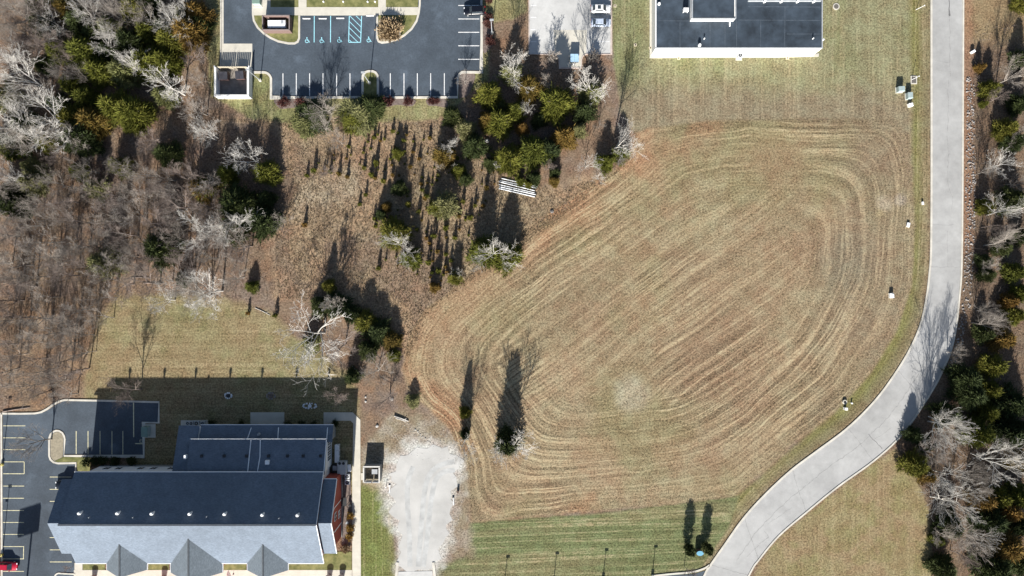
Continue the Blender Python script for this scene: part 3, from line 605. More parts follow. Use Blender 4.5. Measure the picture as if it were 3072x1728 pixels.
def gwall(x0, x1, yn, ys, zn, zs, zrg, m, name='wall'):
    prof = [(yn, -.2), (yn, zn), (YR, zrg), (ys, zs), (ys, -.2)]
    mb = MB(); mb.add([(x0, a, z) for a, z in prof]+[(x1, a, z) for a, z in prof], [[0, 1, 2, 3, 4], [9, 8, 7, 6, 5]]+[[i, (i+1) % 5, 5+(i+1) % 5, 5+i] for i in range(5)])
    return wpart(mb, name, m, lbd)
gwall(-91.0, -40.3, -39.4, -57.1, 7.85, 7.5, 13.2, WHITE)
gwall(-93.8, -91.0, -40.9, -55.1, 7.9, 7.9, 12.2, RED)
gwall(-40.3, -37.8, -40.9, -55.1, 7.9, 7.9, 12.2, RED)
wpart(MB().box(-91.03, -39.42, -.2, -40.28, -39.30, 1.1), 'wall_base', STONE, lbd)
wpart(MB().box(-37.85, -55.15, -.2, -37.62, -40.85, .55), 'wall_base', STONE, lbd)
wpart(MB().box(-91.1, -57.25, -.2, -40.2, -57.05, 3.2), 'wall_base', RED, lbd)
# white edge trims along the rakes and eaves
for x in (-36.87, -39.62):
    zt, z0_ = (12.62, 8.22) if x > -38 else (13.62, 8.42)
    yn, ys = (-40.2, -55.8) if x > -38 else (-38.7, -57.9)
    mb = MB()
    for ya, za, yb, zb in ((yn, z0_, YR, zt), (YR, zt, ys, z0_-(.4 if x < -38 else 0))):
        mb.add([(x, ya, za-.3), (x+.10, ya, za-.3), (x+.10, ya, za+.03), (x, ya, za+.03), (x, yb, zb-.3), (x+.10, yb, zb-.3), (x+.10, yb, zb+.03), (x, yb, zb+.03)], [[0, 1, 2, 3], [4, 7, 6, 5], [0, 4, 5, 1], [1, 5, 6, 2], [2, 6, 7, 3], [3, 7, 4, 0]])
    wpart(mb, 'rake_trim', WHITE_M, lbd)
wpart(MB().box(-91.8, -38.66, 8.14, -39.6, -38.52, 8.42), 'gutter', WHITE_M, lbd)
wpart(MB().box(-91.8, -58.05, 7.74, -39.6, -57.91, 8.01), 'gutter', WHITE_M, lbd)
wpart(MB().box(-39.55, -40.17, 7.94, -36.9, -40.05, 8.21), 'gutter', WHITE_M, lbd)
def window(x, y, z, w, h, face, root=lbd):       # face 'n' or 'e'
    mb = MB(); pm = MB()
    if face == 'n':
        wi = wpart(mb.box(x-w/2-.1, y, z-h/2-.1, x+w/2+.1, y+.09, z+h/2+.1), 'window', WHITE_M, root); pm.box(x-w/2, y+.07, z-h/2, x+w/2, y+.11, z+h/2); bar = MB().box(x-.04, y+.10, z-h/2, x+.04, y+.125, z+h/2)
    else:
        wi = wpart(mb.box(x, y-w/2-.1, z-h/2-.1, x+.09, y+w/2+.1, z+h/2+.1), 'window', WHITE_M, root); pm.box(x+.07, y-w/2, z-h/2, x+.11, y+w/2, z+h/2); bar = MB().box(x+.10, y-.04, z-h/2, x+.125, y+.04, z+h/2).box(x+.101, y-w/2, z-.04, x+.126, y+w/2, z+.04)
    for nm, q, m in (('pane', pm, GLASS), ('glazing_bar', bar, WHITE_M)):
        q.build(nm, m, wi)
for px in (294, 331, 397, 434, 497): window(fx(px, 6.4), -39.40, 6.4, 1.2, 1.5, 'n')
for px in (322, 358, 424, 462, 515): window(fx(px, 2.6), -39.40, 2.8, 1.2, 1.5, 'n')
window(-37.80, -48.9, 5.6, 1.5, 1.4, 'e'); window(-37.80, -49.4, 2.4, 1.5, 1.4, 'e')
# white arch on the red gable end
yc, hw, zs_ = -49.35, 2.65, 6.2
arch = [(yc+hw, .55)]+[(yc+hw*math.cos(a), zs_+2.5*math.sin(a)) for a in np.linspace(0, math.pi, 15)]+[(yc-hw, .55)]
mb = MB(); n_ = len(arch)
pin = [(yc+(a-yc)*(1-.16/hw), z if z < 1 else z-.14) for a, z in arch]
mb.add([(x, a, z) for x in (-37.82, -37.72) for q in (arch, pin) for a, z in q], [[2*n_+i, 2*n_+i+1, 3*n_+i+1, 3*n_+i] for i in range(n_-1)]+[[i, i+1, 2*n_+i+1, 2*n_+i] for i in range(n_-1)]+[[n_+i, n_+i+1, 3*n_+i+1, 3*n_+i][::-1] for i in range(n_-1)])
wpart(mb, 'arch_trim', WHITE_M, lbd)
# front gables
def front_gable(xc, hw, zrg, ze, ys):
    roofpart('gable_roof', [(xc-hw, ys+.4, ze), (xc-hw, -49.5, ze), (xc, ys-.1, zrg), (xc, -49.5, zrg), (xc+hw, ys+.4, ze), (xc+hw, -49.5, ze)], [[0, 2, 3, 1], [2, 4, 5, 3]], SHINGLE2)
    wpart(MB().ribbon([(xc, -49.8), (xc, ys)], .3, zrg-.06, zrg+.05), 'ridge_cap', mat('ridge_grey', (.08, .09, .10), .9, .2, 2), lbd)
    prof = [(xc-hw+.7, -.2), (xc-hw+.7, ze), (xc, zrg-.5), (xc+hw-.7, ze), (xc+hw-.7, -.2)]
    mb = MB(); mb.add([(a, y, z) for y in (ys+1.0, -57.2) for a, z in prof], [[0, 1, 2, 3, 4], [9, 8, 7, 6, 5]]+[[i, (i+1) % 5, 5+(i+1) % 5, 5+i] for i in range(5)]); wpart(mb, 'gable_wall', RED, lbd)
    for sg in (-1, 1): wpart(MB().box(xc+sg*hw-.06, ys+.4, ze-.28, xc+sg*hw+.06, -57.5, ze+.01), 'gutter', WHITE_M, lbd)
front_gable(-81.0, 4.25, 10.8, 8.0, -59.7); front_gable(-66.4, 5.5, 11.6, 7.9, -60.3); front_gable(-51.4, 4.3, 10.8, 8.0, -59.8)
# roof vents (white caps just behind the ridge)
for px, py in ((234, 1542), (348.5, 1542), (452, 1543), (566, 1543.5), (671, 1544), (785, 1546), (891, 1547)):
    X0, Y0 = fx(px, 13.7), fy(py, 13.7)
    zb = 13.6-.565*abs(Y0-YR)
    wpart(MB().cyl((X0, Y0), .2, zb-.2, zb+.9, 10).cyl((X0, Y0), .36, zb+.9, zb+1.3, 10, .26), 'roof_vent', WHITE_M, lbd)
for px, py in ((266, 1553), (398, 1553), (619, 1551), (837, 1555)):
    X0, Y0 = fx(px, 13.2), fy(py, 13.2); zb = 13.6-.565*abs(Y0-YR)
    wpart(MB().cyl((X0, Y0), .09, zb-.2, zb+.45, 8), 'pipe_vent', GREYM, lbd)
# the lower wing behind
roofpart('wing_roof', [(-68.7, -32.3, 6.0), (-39.5, -32.3, 6.0), (-39.5, -39.35, 7.8), (-68.7, -39.35, 7.8)], [[0, 3, 2, 1]], SHINGLE)
roofpart('wing_roof', [(-67.5, -29.7, 3.8), (-38.7, -29.7, 3.8), (-38.7, -33.2, 4.8), (-67.5, -33.2, 4.8)], [[0, 3, 2, 1]], SHINGLE)
roofpart('wing_roof', [(-71.9, -29.7, 4.3), (-67.5, -29.7, 4.3), (-67.5, -32.2, 5.1), (-68.75, -32.2, 5.1), (-68.75, -39.35, 7.4), (-71.9, -39.35, 7.4)], [[0, 5, 4, 3, 2, 1]], SHINGLE)
wpart(MB().box(-68.3, -39.25, -.2, -40.0, -32.9, 5.9), 'wall', WHITE, lbd)
wpart(MB().box(-67.45, -33.0, -.2, -39.2, -30.3, 3.7), 'wall', STONE, lbd)
wpart(MB().box(-71.3, -39.2, -.2, -67.55, -30.3, 4.1), 'wall', WHITE, lbd)
mb = MB(); mb.add([(-39.95, -39.25, 5.6), (-39.95, -33.0, 5.6), (-39.95, -33.0, 5.95), (-39.95, -39.25, 7.5), (-40.2, -39.25, 5.6), (-40.2, -33.0, 5.6), (-40.2, -33.0, 5.95), (-40.2, -39.25, 7.5)], [[0, 1, 2, 3], [4, 7, 6, 5], [0, 4, 5, 1], [1, 5, 6, 2], [2, 6, 7, 3], [3, 7, 4, 0]]); wpart(mb, 'wall', WHITE, lbd)
for y in (-33.8, -34.9, -36.0, -37.1): window(-40.0, y, 2.6, .9, 2.2, 'e')
wpart(MB().box(-68.7, -32.28, 5.76, -39.5, -32.16, 6.02), 'gutter', WHITE_M, lbd)
wpart(MB().box(-67.5, -29.68, 3.6, -38.7, -29.56, 3.82), 'gutter', WHITE_M, lbd)
wpart(MB().box(-67.46, -32.2, 3.9, -67.36, -29.9, 4.3), 'side_panel', WHITE, lbd)
def bar3(a, b_, w=.16): # white flashing strip lying on a wing roof
    a = Vector(a); b_ = Vector(b_); nrm = Vector((-(b_-a).y, (b_-a).x, 0)).normalized()*w/2; up_ = Vector((0, 0, .10))
    mb = MB(); mb.add([a-nrm, a+nrm, a+nrm+up_, a-nrm+up_, b_-nrm, b_+nrm, b_+nrm+up_, b_-nrm+up_], [[0, 1, 2, 3], [4, 7, 6, 5], [0, 4, 5, 1], [1, 5, 6, 2], [2, 6, 7, 3], [3, 7, 4, 0]]); wpart(mb, 'flashing', WHITE_M, lbd)
def onA(zx, zy):
    z = 7.0
    for _ in range(4):
        p = P(*Z3(zx, zy), z); z = 6.0+(-32.3-p.y)*1.8/7.05
    return (p.x, p.y, z)
def onB(zx, zy):
    z = 5.0
    for _ in range(4):
        p = P(*Z3(zx, zy), z); z = 3.8+(-29.7-p.y)*1.0/3.5
    return (p.x, p.y, z)
for a, b_ in (((1187, 562), (1140, 1000)), ((1318, 562), (1312, 800)), ((1312, 800), (1278, 1000)), ((2245, 562), (2210, 1005))): bar3(onA(*a), onA(*b_))
for a, b_ in (((462, 385), (447, 545)), ((1190, 388), (1135, 550)), ((1573, 385), (1562, 548)), ((2262, 385), (2250, 548))): bar3(onB(*a), onB(*b_))
for zx in (495, 810, 1125, 1435, 1700, 1920, 2165):
    q = onA(zx, 785); wpart(MB().box(q[0]-.28, q[1]-.28, q[2]-.2, q[0]+.28, q[1]+.28, q[2]+.28), 'box_vent', DARKM, lbd)
q = onA(1422, 870); wpart(MB().box(q[0]-.42, q[1]-.42, q[2]-.2, q[0]+.42, q[1]+.42, q[2]+.55), 'roof_hatch', WHITE_M, lbd)
q = onB(1300, 480); wpart(MB().cyl(q[:2], .3, q[2]-.2, q[2]+.5, 10), 'roof_vent', GREYM, lbd)
q = P(*Z3(278, 790), 7.0); wpart(MB().box(q.x-.2, q.y-.4, 7.0, q.x+.2, q.y+.4, 7.8), 'roof_hatch', WHITE_M, lbd)
for zx in (410, 590, 900, 1080, 1390, 1565, 1880, 2060):
    x = P(*Z3(zx, 1005), 7.9).x; wpart(MB().box(x-.75, -39.42, 7.62, x+.75, -39.22, 7.98), 'lintel', WHITE_M, lbd)
# ---------------------------------------------------------------- plants
def mesh_np(name, V, F, m=None, tint=None):
    me = bpy.data.meshes.new(name); V = np.asarray(V, np.float32); F = np.asarray(F, np.int32); k = F.shape[1]
    me.vertices.add(len(V)); me.vertices.foreach_set('co', V.ravel())
    me.loops.add(F.size); me.loops.foreach_set('vertex_index', F.ravel())
    me.polygons.add(len(F)); me.polygons.foreach_set('loop_start', np.arange(0, F.size, k, dtype=np.int32))
    me.update(calc_edges=True)
    if tint is not None:
        a = me.attributes.new('tint', 'FLOAT', 'POINT'); a.data.foreach_set('value', np.asarray(tint, np.float32))
    if m: me.materials.append(m)
    return me
def tubes(segs, name, m, sides=3):
    A = np.array([s[0] for s in segs]); B = np.array([s[1] for s in segs]); ra = np.array([s[2] for s in segs]); rb = np.array([s[3] for s in segs])
    d = B-A; d /= np.linalg.norm(d, axis=1)[:, None]+1e-9
    ref = np.where(np.abs(d[:, 2:3]) < .9, np.array([[0, 0, 1.]]), np.array([[1., 0, 0]]))
    u_ = np.cross(d, ref); u_ /= np.linalg.norm(u_, axis=1)[:, None]; w_ = np.cross(d, u_)
    ang = np.arange(sides)*2*np.pi/sides
    ring = u_[:, None, :]*np.cos(ang)[None, :, None]+w_[:, None, :]*np.sin(ang)[None, :, None]
    V = np.concatenate([A[:, None]+ring*ra[:, None, None], B[:, None]+ring*rb[:, None, None]], 1)
    N = len(segs); base_ = np.arange(N)[:, None]*2*sides
    i = np.arange(sides); j = (i+1) % sides
    F = np.stack([base_+i, base_+j, base_+sides+j, base_+sides+i], 2).reshape(-1, 4)
    return mesh_np(name, V.reshape(-1, 3), F, m)
def bark(name, c, c2, rnd=.25):
    return mat(name, c, .85, .15, .5, col2=c2, rnd=rnd)
BK_W = bark('bark_white', (.42, .40, .37), (.54, .52, .485), .18)
BK_G = bark('bark_grey', (.205, .178, .155), (.30, .27, .24), .28)
BK_B = bark('bark_brown', (.145, .115, .100), (.22, .18, .16), .25)
def bare_proto(seed, h, spread, m, twig=.016, up=.35, dens=1.0, fork=False):
    r_ = random.Random(seed); T = []; K = []
    def rv(): return Vector((r_.uniform(-1, 1), r_.uniform(-1, 1), r_.uniform(-1, 1)))
    def branch(p, d, L, r, lev):
        ns = (5, 4, 3, 2, 2)[lev]; pts = [p.copy()]; rs = [r]; dd = d.copy()
        for i in range(ns):
            dd = (dd+rv()*(.10, .10, .15, .2, .25)[lev]+Vector((0, 0, (.0, .10, .10, .06, .03)[lev]))).normalized()
            q = pts[-1]+dd*(L/ns); rr = max(r*(1-.75*(i+1)/ns), twig*.7)
            (T if lev < 2 else K).append((pts[-1], q, rs[-1], rr)); pts.append(q); rs.append(rr)
        if lev >= 4: return
        nch = (int(8*dens), int(6*dens), int(5*dens), 3)[lev]
        for k in range(nch):
            t_ = (.30 if lev == 0 else .22)+(.99-(.30 if lev == 0 else .22))*(k+r_.random()*.6)/nch
            i = min(int(t_*ns), ns-1); f = t_*ns-i
            pp = pts[i].lerp(pts[i+1], min(f, 1)); ax = (pts[i+1]-pts[i]).normalized()
            side = rv(); side -= ax*side.dot(ax); side.normalize()
            an = R(r_.uniform(28, 60) if lev == 0 else r_.uniform(22, 48))
            nd = (ax*math.cos(an)+side*math.sin(an)); nd.z += up*.25; nd.normalize()
            if lev == 0: ll = h*.56*spread*(1.15-.55*t_)*r_.uniform(.75, 1.15)
            else: ll = L*(.62-.22*t_)*r_.uniform(.7, 1.2)
            branch(pp, nd, ll, max(rs[i]*.58, twig), lev+1)
    if fork:
        for k in range(3):
            a = k*2.1+r_.random(); branch(Vector((.1*math.cos(a), .1*math.sin(a), -.1)), Vector((.3*math.cos(a), .3*math.sin(a), 1)).normalized(), h*.75, h*.012, 0) if k else branch(Vector((0, 0, -.1)), Vector((.05, 0, 1)), h*.85, h*.013, 0)
    else:
        branch(Vector((0, 0, -.1)), Vector((r_.uniform(-.1, .1), r_.uniform(-.1, .1), 1)).normalized(), h*.62, h*.0145, 0)
    return tubes(T, 'trunk', m, 5), tubes(K, 'crown', m, 3)
PROTO = {'white': [bare_proto(s, 13, sp, BK_W, .0165, dens=1.1) for s, sp in ((1, 1.05), (2, .9), (3, 1.15), (4, 1.0), (5, .95), (6, 1.1))],
         'grey': [bare_proto(s, 12, sp, BK_G, .011, dens=1.2) for s, sp in ((11, .85), (12, .95), (13, .8), (14, 1.0), (15, .9), (16, .75))],
         'brown': [bare_proto(s, 11, sp, BK_B, .010, dens=1.2) for s, sp in ((21, .85), (22, .75), (23, .95), (24, .8), (25, .7))],
         'thin': [bare_proto(31, 8, .45, BK_W, .018), bare_proto(32, 8, .5, BK_G, .018)]}
def mrad(me, q=93):
    co_ = np.empty(len(me.vertices)*3, np.float32); me.vertices.foreach_get('co', co_); co_ = co_.reshape(-1, 3); return float(np.percentile(np.hypot(co_[:, 0], co_[:, 1]), q)), float(co_[:, 2].max())
DIM = {}
for k_ in PROTO:
    for t__, c__ in PROTO[k_]: DIM[c__.name] = mrad(c__)
PH = {'white': 13, 'grey': 12, 'brown': 11, 'thin': 8}

def leaf_mat(name, c0, c1, c2):
    m = bpy.data.materials.new(name); m.use_nodes = True; t = m.node_tree; n = t.nodes; l = t.links; b = n['Principled BSDF']
    b.inputs['Roughness'].default_value = .8; b.inputs['Specular IOR Level'].default_value = .15
    a = n.new('ShaderNodeAttribute'); a.attribute_name = 'tint'
    oi = n.new('ShaderNodeObjectInfo')
    ad = n.new('ShaderNodeMath'); ad.operation = 'MULTIPLY_ADD'; ad.inputs[1].default_value = .5; l.new(oi.outputs['Random'], ad.inputs[0])
    sc_ = n.new('ShaderNodeMath'); sc_.operation = 'MULTIPLY'; sc_.inputs[1].default_value = .5; l.new(a.outputs['Fac'], sc_.inputs[0]); l.new(sc_.outputs[0], ad.inputs[2])
    cr = n.new('ShaderNodeValToRGB'); e = cr.color_ramp.elements; e[0].color = (*c0, 1); e[1].color = (*c2, 1); x = e.new(.5); x.color = (*c1, 1)
    l.new(ad.outputs[0], cr.inputs[0]); l.new(cr.outputs[0], b.inputs['Base Color'])
    return m
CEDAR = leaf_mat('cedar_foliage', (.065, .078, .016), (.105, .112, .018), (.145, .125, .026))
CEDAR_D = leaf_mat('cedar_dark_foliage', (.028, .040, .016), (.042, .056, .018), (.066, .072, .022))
CEDAR_O = leaf_mat('cedar_bronze_foliage', (.095, .080, .018), (.15, .095, .024), (.20, .105, .030))
PALE = leaf_mat('pale_green_foliage', (.09, .105, .035), (.15, .155, .06), (.20, .19, .09))
REDL = leaf_mat('red_foliage', (.045, .018, .016), (.08, .03, .027), (.12, .062, .047))
GOLD = leaf_mat('gold_foliage', (.20, .13, .025), (.27, .16, .035), (.32, .22, .07))
STRAWL = leaf_mat('straw_foliage', (.20, .14, .08), (.30, .22, .13), (.38, .31, .20))
def cedar_proto(seed, h, rad, n_sp, ln, wd, prof='cone', m=CEDAR, k=8):
    g = np.random.default_rng(seed)
    t_ = g.random(n_sp)**(1.25 if prof == 'cone' else .8)*.97+.02
    ph = g.random(n_sp)*2*np.pi
    lump = 1+.28*np.sin(ph*3+g.random()*6+t_*5)+.22*np.sin(ph*5+g.random()*6-t_*9)
    if prof == 'cone': rad_t = rad*(1-t_)**.72*np.minimum(1, .45+t_*3.5)*lump
    elif prof == 'col': rad_t = rad*np.sqrt(np.clip(1-(2*t_-1)**4, 0.05, 1))*lump
    else: rad_t = rad*np.sqrt(np.clip(1-(t_*1.9-.9)**2, .05, 1))*lump
    inn = g.random(n_sp)**.45
    c = np.stack([np.cos(ph)*rad_t*inn, np.sin(ph)*rad_t*inn, t_*h], 1)
    out = np.stack([np.cos(ph), np.sin(ph), .25+1.3*t_+g.normal(0, .3, n_sp)], 1); out /= np.linalg.norm(out, axis=1)[:, None]
    c = np.repeat(c, k, 0); o = np.repeat(out, k, 0)+g.normal(0, .42, (n_sp*k, 3)); o /= np.linalg.norm(o, axis=1)[:, None]
    c = c+g.normal(0, ln*.35, c.shape)
    c[:, 2] = np.maximum(c[:, 2], .04*h)
    sd = np.cross(o, g.normal(0, 1, o.shape)); sd /= np.linalg.norm(sd, axis=1)[:, None]+1e-9
    L = ln*(.6+.8*g.random((len(c), 1))); wv = wd*(.6+.8*g.random((len(c), 1)))
    V = np.stack([c-sd*wv, c+sd*wv, c+o*L], 1).reshape(-1, 3)
    V[:, 2] = np.maximum(V[:, 2], .02)
    F = np.arange(len(c)*3).reshape(-1, 3)
    tint = np.repeat(np.repeat(np.clip(g.random(n_sp)*.7+.3*g.random(), 0, 1), k), 3)
    crown = mesh_np('crown', V, F, m, tint)
    trunk = tubes([(Vector((0, 0, -.1)), Vector((.03*h, 0, h*.55)), h*.02, h*.012), (Vector((.03*h, 0, h*.55)), Vector((0, 0, h*.92)), h*.012, h*.004)]+
                  [(Vector((.02*h, 0, h*q)), Vector((rad*.55*math.cos(a), rad*.55*math.sin(a), h*(q+.14))), h*.007, h*.003) for q, a in zip(np.linspace(.12, .7, 9), np.arange(9)*2.4)], 'trunk', BK_B, 5)
    return trunk, crown
CP = {'cedar': [cedar_proto(100+i, 8, 2.7, 620, .78, .09) for i in range(4)], 'dark': [cedar_proto(110+i, 8, 2.7, 620, .78, .09, m=CEDAR_D) for i in range(2)],
      'bronze': [cedar_proto(120+i, 8, 2.6, 600, .78, .09, m=CEDAR_O) for i in range(2)], 'pale': [cedar_proto(130, 7, 2.6, 480, .6, .08, m=PALE)],
      'round': [cedar_proto(140, 4, 2.6, 420, .5, .10, 'round', m=PALE)],
      'sapling': [cedar_proto(150+i, 2.2, .55, 90, .32, .07) for i in range(3)], 'sapling_b': [cedar_proto(160+i, 2.2, .5, 90, .32, .07, m=CEDAR_O) for i in range(2)],
      'column': [cedar_proto(170, 4.2, .75, 260, .36, .07, 'col', m=CEDAR_D)]}
for k_ in CP:
    for t__, c__ in CP[k_]: DIM[c__.name] = mrad(c__, 95)
CPH = {'cedar': (8, 2.7), 'dark': (8, 2.7), 'bronze': (8, 2.6), 'pale': (7, 2.6), 'round': (4, 2.6), 'sapling': (2.2, .55), 'sapling_b': (2.2, .5), 'column': (4.2, .75)}
def place(protos, name, label, cat, loc, rm, h, group, rz=None):
    tr, cr = random.choice(protos); d_ = DIM[cr.name]; sxy = rm/d_[0]; sz = h/d_[1]
    t_ = thing(name, label, cat, loc, random.uniform(0, 6.28) if rz is None else rz, group)
    t_.scale = (sxy, sxy, sz)
    for nm, me in (('trunk', tr), ('crown', cr)):
        o = bpy.data.objects.new(nm, me); C.objects.link(o); o.parent = t_
    return t_
def loc_of(px, py, hm): v = P(px, py, hm); return (v.x, v.y, 0)
def bare(zm, x, y, r, kind, label, group=None, h=None, s=None):
    px, py = zm(x, y); k = zm(1, 0)[0]-zm(0, 0)[0]
    rm = r*k/PXM; H0 = PH[kind]; r0 = {'white': 5.0, 'grey': 4.3, 'brown': 3.8, 'thin': 1.9}[kind]
    h = h or min(15, max(4.5, rm*2.3+1.5))
    return place(PROTO[kind], 'bare_tree', label, 'tree', loc_of(px, py, h*.62), rm, h, group)
def cedar(zm, x, y, r, kind='cedar', label=None, group='cedars', h=None):
    px, py = zm(x, y); k = zm(1, 0)[0]-zm(0, 0)[0]; rm = r*k/PXM
    H0, R0 = CPH[kind]; h = h or rm*2.4+1.2
    return place(CP[kind], 'cedar_tree', label, 'tree', loc_of(px, py, h*.42), rm*1.22, h, group)
SW = ('small', 'medium-sized', 'large')
def size_word(r, a, b_): return SW[0] if r < a else SW[1] if r < b_ else SW[2]

# --- the cedar grove between the two lots
G1 = 'cedars of the grove between the two upper lots'
for x, y, r, kd, lb_ in ((380, 430, 105, 'cedar', 'bright yellow-green cedar next to the lower right corner of the upper left lot'), (765, 360, 100, 'bronze', 'bronze tinged cedar below the pale lot, right of a white bare tree'),
        (1030, 520, 130, 'cedar', 'largest bright green cedar below the dumpster of the pale lot'), (630, 590, 75, 'cedar', 'small round green cedar beside a little white bare tree in the grove'),
        (480, 700, 110, 'cedar', 'broad green cedar in the left middle of the grove'), (360, 680, 70, 'bronze', 'olive brown cedar leaning on the broad green one in the grove'),
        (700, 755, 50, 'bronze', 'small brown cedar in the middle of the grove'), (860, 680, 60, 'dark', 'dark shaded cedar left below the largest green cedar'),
        (1105, 840, 95, 'bronze', 'golden brown round cedar at the right side of the grove'), (810, 980, 125, 'cedar', 'wide golden green cedar above the pile of pipes'),
        (950, 970, 90, 'dark', 'dark cedar touching the wide golden green one above the pipes'), (570, 1060, 115, 'cedar', 'green cedar above the left end of the pipe pile'),
        (390, 1100, 55, 'dark', 'small dark cedar beside a thin bare sapling left of the pipes'), (150, 760, 80, 'pale', 'pale feathery cedar at the left edge of the grove'),
        (240, 930, 95, 'dark', 'dark green cedar below the pale feathery one'), (20, 640, 75, 'dark', 'dark cedar below the right corner of the upper left lot'),
        (75, 1160, 55, 'cedar', 'bright little cedar with a bare bush behind it, left of the grove'), (150, 1250, 50, 'dark', 'small dark cedar left of the pipe pile'),
        (1010, 1270, 40, 'bronze', 'small bronze cedar right of the pipe pile'), (1010, 1185, 42, 'dark', 'small dark green cedar right above the pipe pile'), (810, 1245, 55, 'dark', 'dark cedar close above the right half of the pipes'),
        (760, 1300, 30, 'cedar', 'tiny cedar leaning over the pipes'), (680, 1270, 35, 'cedar', 'tiny cedar above the middle of the pipes'),
        (1500, 1090, 70, 'cedar', 'green cedar under the bare trees at the corner of the field'), (1650, 1010, 70, 'cedar', 'green cedar behind the spreading white tree at the corner of the field'),
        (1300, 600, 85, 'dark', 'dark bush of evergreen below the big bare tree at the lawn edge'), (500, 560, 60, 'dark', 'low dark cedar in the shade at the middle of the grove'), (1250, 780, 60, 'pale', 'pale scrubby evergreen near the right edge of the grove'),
        (590, 230, 90, 'pale', 'pale green evergreen seen through the big white tree'), (1370, 420, 95, 'pale', 'pale green evergreen seen through the big bare tree beside the lawn')):
    cedar(M2, x, y, r, kd, lb_, G1)
G2 = 'bare trees round the cedar grove'
for x, y, r, kd, lb_ in ((590, 190, 200, 'white', 'large white branched bare tree between the upper left lot and the pale lot'), (1370, 360, 195, 'white', 'large white bare tree at the lawn edge below the pale lot'),
        (745, 590, 85, 'white', 'little white bare tree beside the small round cedar'), (930, 280, 70, 'grey', 'small grey bare tree in the shade below the dumpster apron'), (1620, 890, 210, 'white', 'spreading white bare tree at the upper left corner of the field'),
        (1330, 1090, 130, 'white', 'white bare tree left of the spreading one at the field corner'), (1430, 1220, 85, 'white', 'small white bare bushy tree nearest the field corner'), (985, 70, 70, 'thin', 'thin white bare tree at the lower edge of the pale lot, left of the dumpster'),
        (1370, 60, 75, 'thin', 'thin white bare tree at the lower edge of the pale lot, right of the dumpster'), (1450, 720, 60, 'grey', 'small grey bare tree at the lawn edge below the large one'), (460, 1100, 45, 'thin', 'thin bare sapling left of the pipe pile'), (950, 1130, 65, 'brown', 'brown bare brushy tree above the right end of the pipes'),
        (140, 290, 75, 'grey', 'small grey bare tree in the bed at the right corner of the upper left lot'), (1650, 1080, 60, 'brown', 'brown bare bush at the foot of the spreading white tree')):
    bare(M2, x, y, r, kd, lb_, G2)
# --- the scrub clearing
G3 = 'cedars in the scrub clearing'
for x, y, r, kd, lb_ in ((570, 765, 80, 'pale', 'round grey green cedar in the scrub clearing'), (505, 785, 48, 'cedar', 'bright small cedar left of the grey green one in the clearing'), (195, 960, 85, 'cedar', 'cedar under the left white tree of the clearing'),
        (320, 1150, 58, 'cedar', 'bright round cedar below the left white tree of the clearing'), (845, 1100, 85, 'cedar', 'cedar under the right white tree of the clearing, left side'), (1010, 1140, 85, 'cedar', 'cedar under the right white tree of the clearing, right side'),
        (640, 1290, 42, 'cedar', 'small cedar with a white bush on it at the lower edge of the clearing'), (490, 1360, 30, 'bronze', 'small bronze cedar at the lowest tip of the clearing'), (560, 410, 62, 'bronze', 'bronze cedar under the white bush left of the grove'),
        (140, 775, 30, 'bronze', 'little golden cedar left in the clearing'), (105, 830, 32, 'dark', 'little dark cedar left in the clearing'), (235, 640, 45, 'dark', 'dark narrow cedar in the upper middle of the clearing'), (220, 385, 32, 'cedar', 'small cedar in the upper part of the clearing')):
    cedar(M1, x, y, r, kd, lb_, G3)
for x, y, r, kd, lb_ in ((580, 310, 80, 'white', 'white bare bush-like tree at the left edge of the grove'), (235, 1020, 155, 'white', 'white bare tree over a cedar, left in the clearing'), (900, 1085, 185, 'white', 'white bare tree over two cedars at the right of the clearing'),
        (640, 1250, 48, 'white', 'small white bare bush over the lowest cedar of the clearing'), (530, 490, 45, 'grey', 'small grey bare bush below the bronze cedar'), (645, 480, 32, 'white', 'small white bare bush behind the bright little cedar')):
    bare(M1, x, y, r, kd, lb_, 'bare trees in the scrub clearing')
SAPG = 'young cedars dotted over the scrub clearing'
clear = fvp([(940, 330), (1060, 320), (1190, 400), (1260, 440), (1230, 520), (1180, 600), (1180, 660), (1090, 740), (1040, 690), (960, 670), (940, 560), (960, 460), (880, 420), (760, 450), (760, 400), (900, 380)])
cnt = 0; tries = 0; taken = []
expl = [ZH(1040, 735), ZH(1265, 700), ZH(1350, 720), ZH(1110, 690), ZH(1430, 750), ZH(1590, 660), ZH(1700, 630), ZH(1660, 730), ZH(1780, 790), ZH(1605, 920), ZH(1545, 1010), ZH(1740, 1140), ZH(1020, 1210), ZH(1890, 500), ZH(1440, 455), ZH(1790, 1030), M1(440, 700), M1(425, 715), M1(380, 810), M1(670, 845), M1(750, 855), M1(845, 770), M1(870, 640), M1(575, 1120), M1(515, 1100), M1(450, 1180), M1(525, 1240), M1(90, 1220), M1(130, 590), M1(75, 460), M1(320, 490), M1(340, 385), M1(305, 760), M1(700, 740), M1(490, 990), M1(640, 1000), M1(575, 930), Z7(1490, 250), Z7(1280, 230)]
for e in expl: taken.append((e[0], e[1], random.uniform(.65, 1.05)))
while len(taken) < 165 and tries < 6000:
    tries += 1
    px, py = random.uniform(870, 1530), random.uniform(370, 900)
    if sdist(np.array([px]), np.array([py]), clear)[0] < 0: continue
    if any((px-a)**2+(py-b_)**2 < 13**2 for a, b_, _ in taken): continue
    taken.append((px, py, random.choice((.3, .35, .45, .5, .7))))
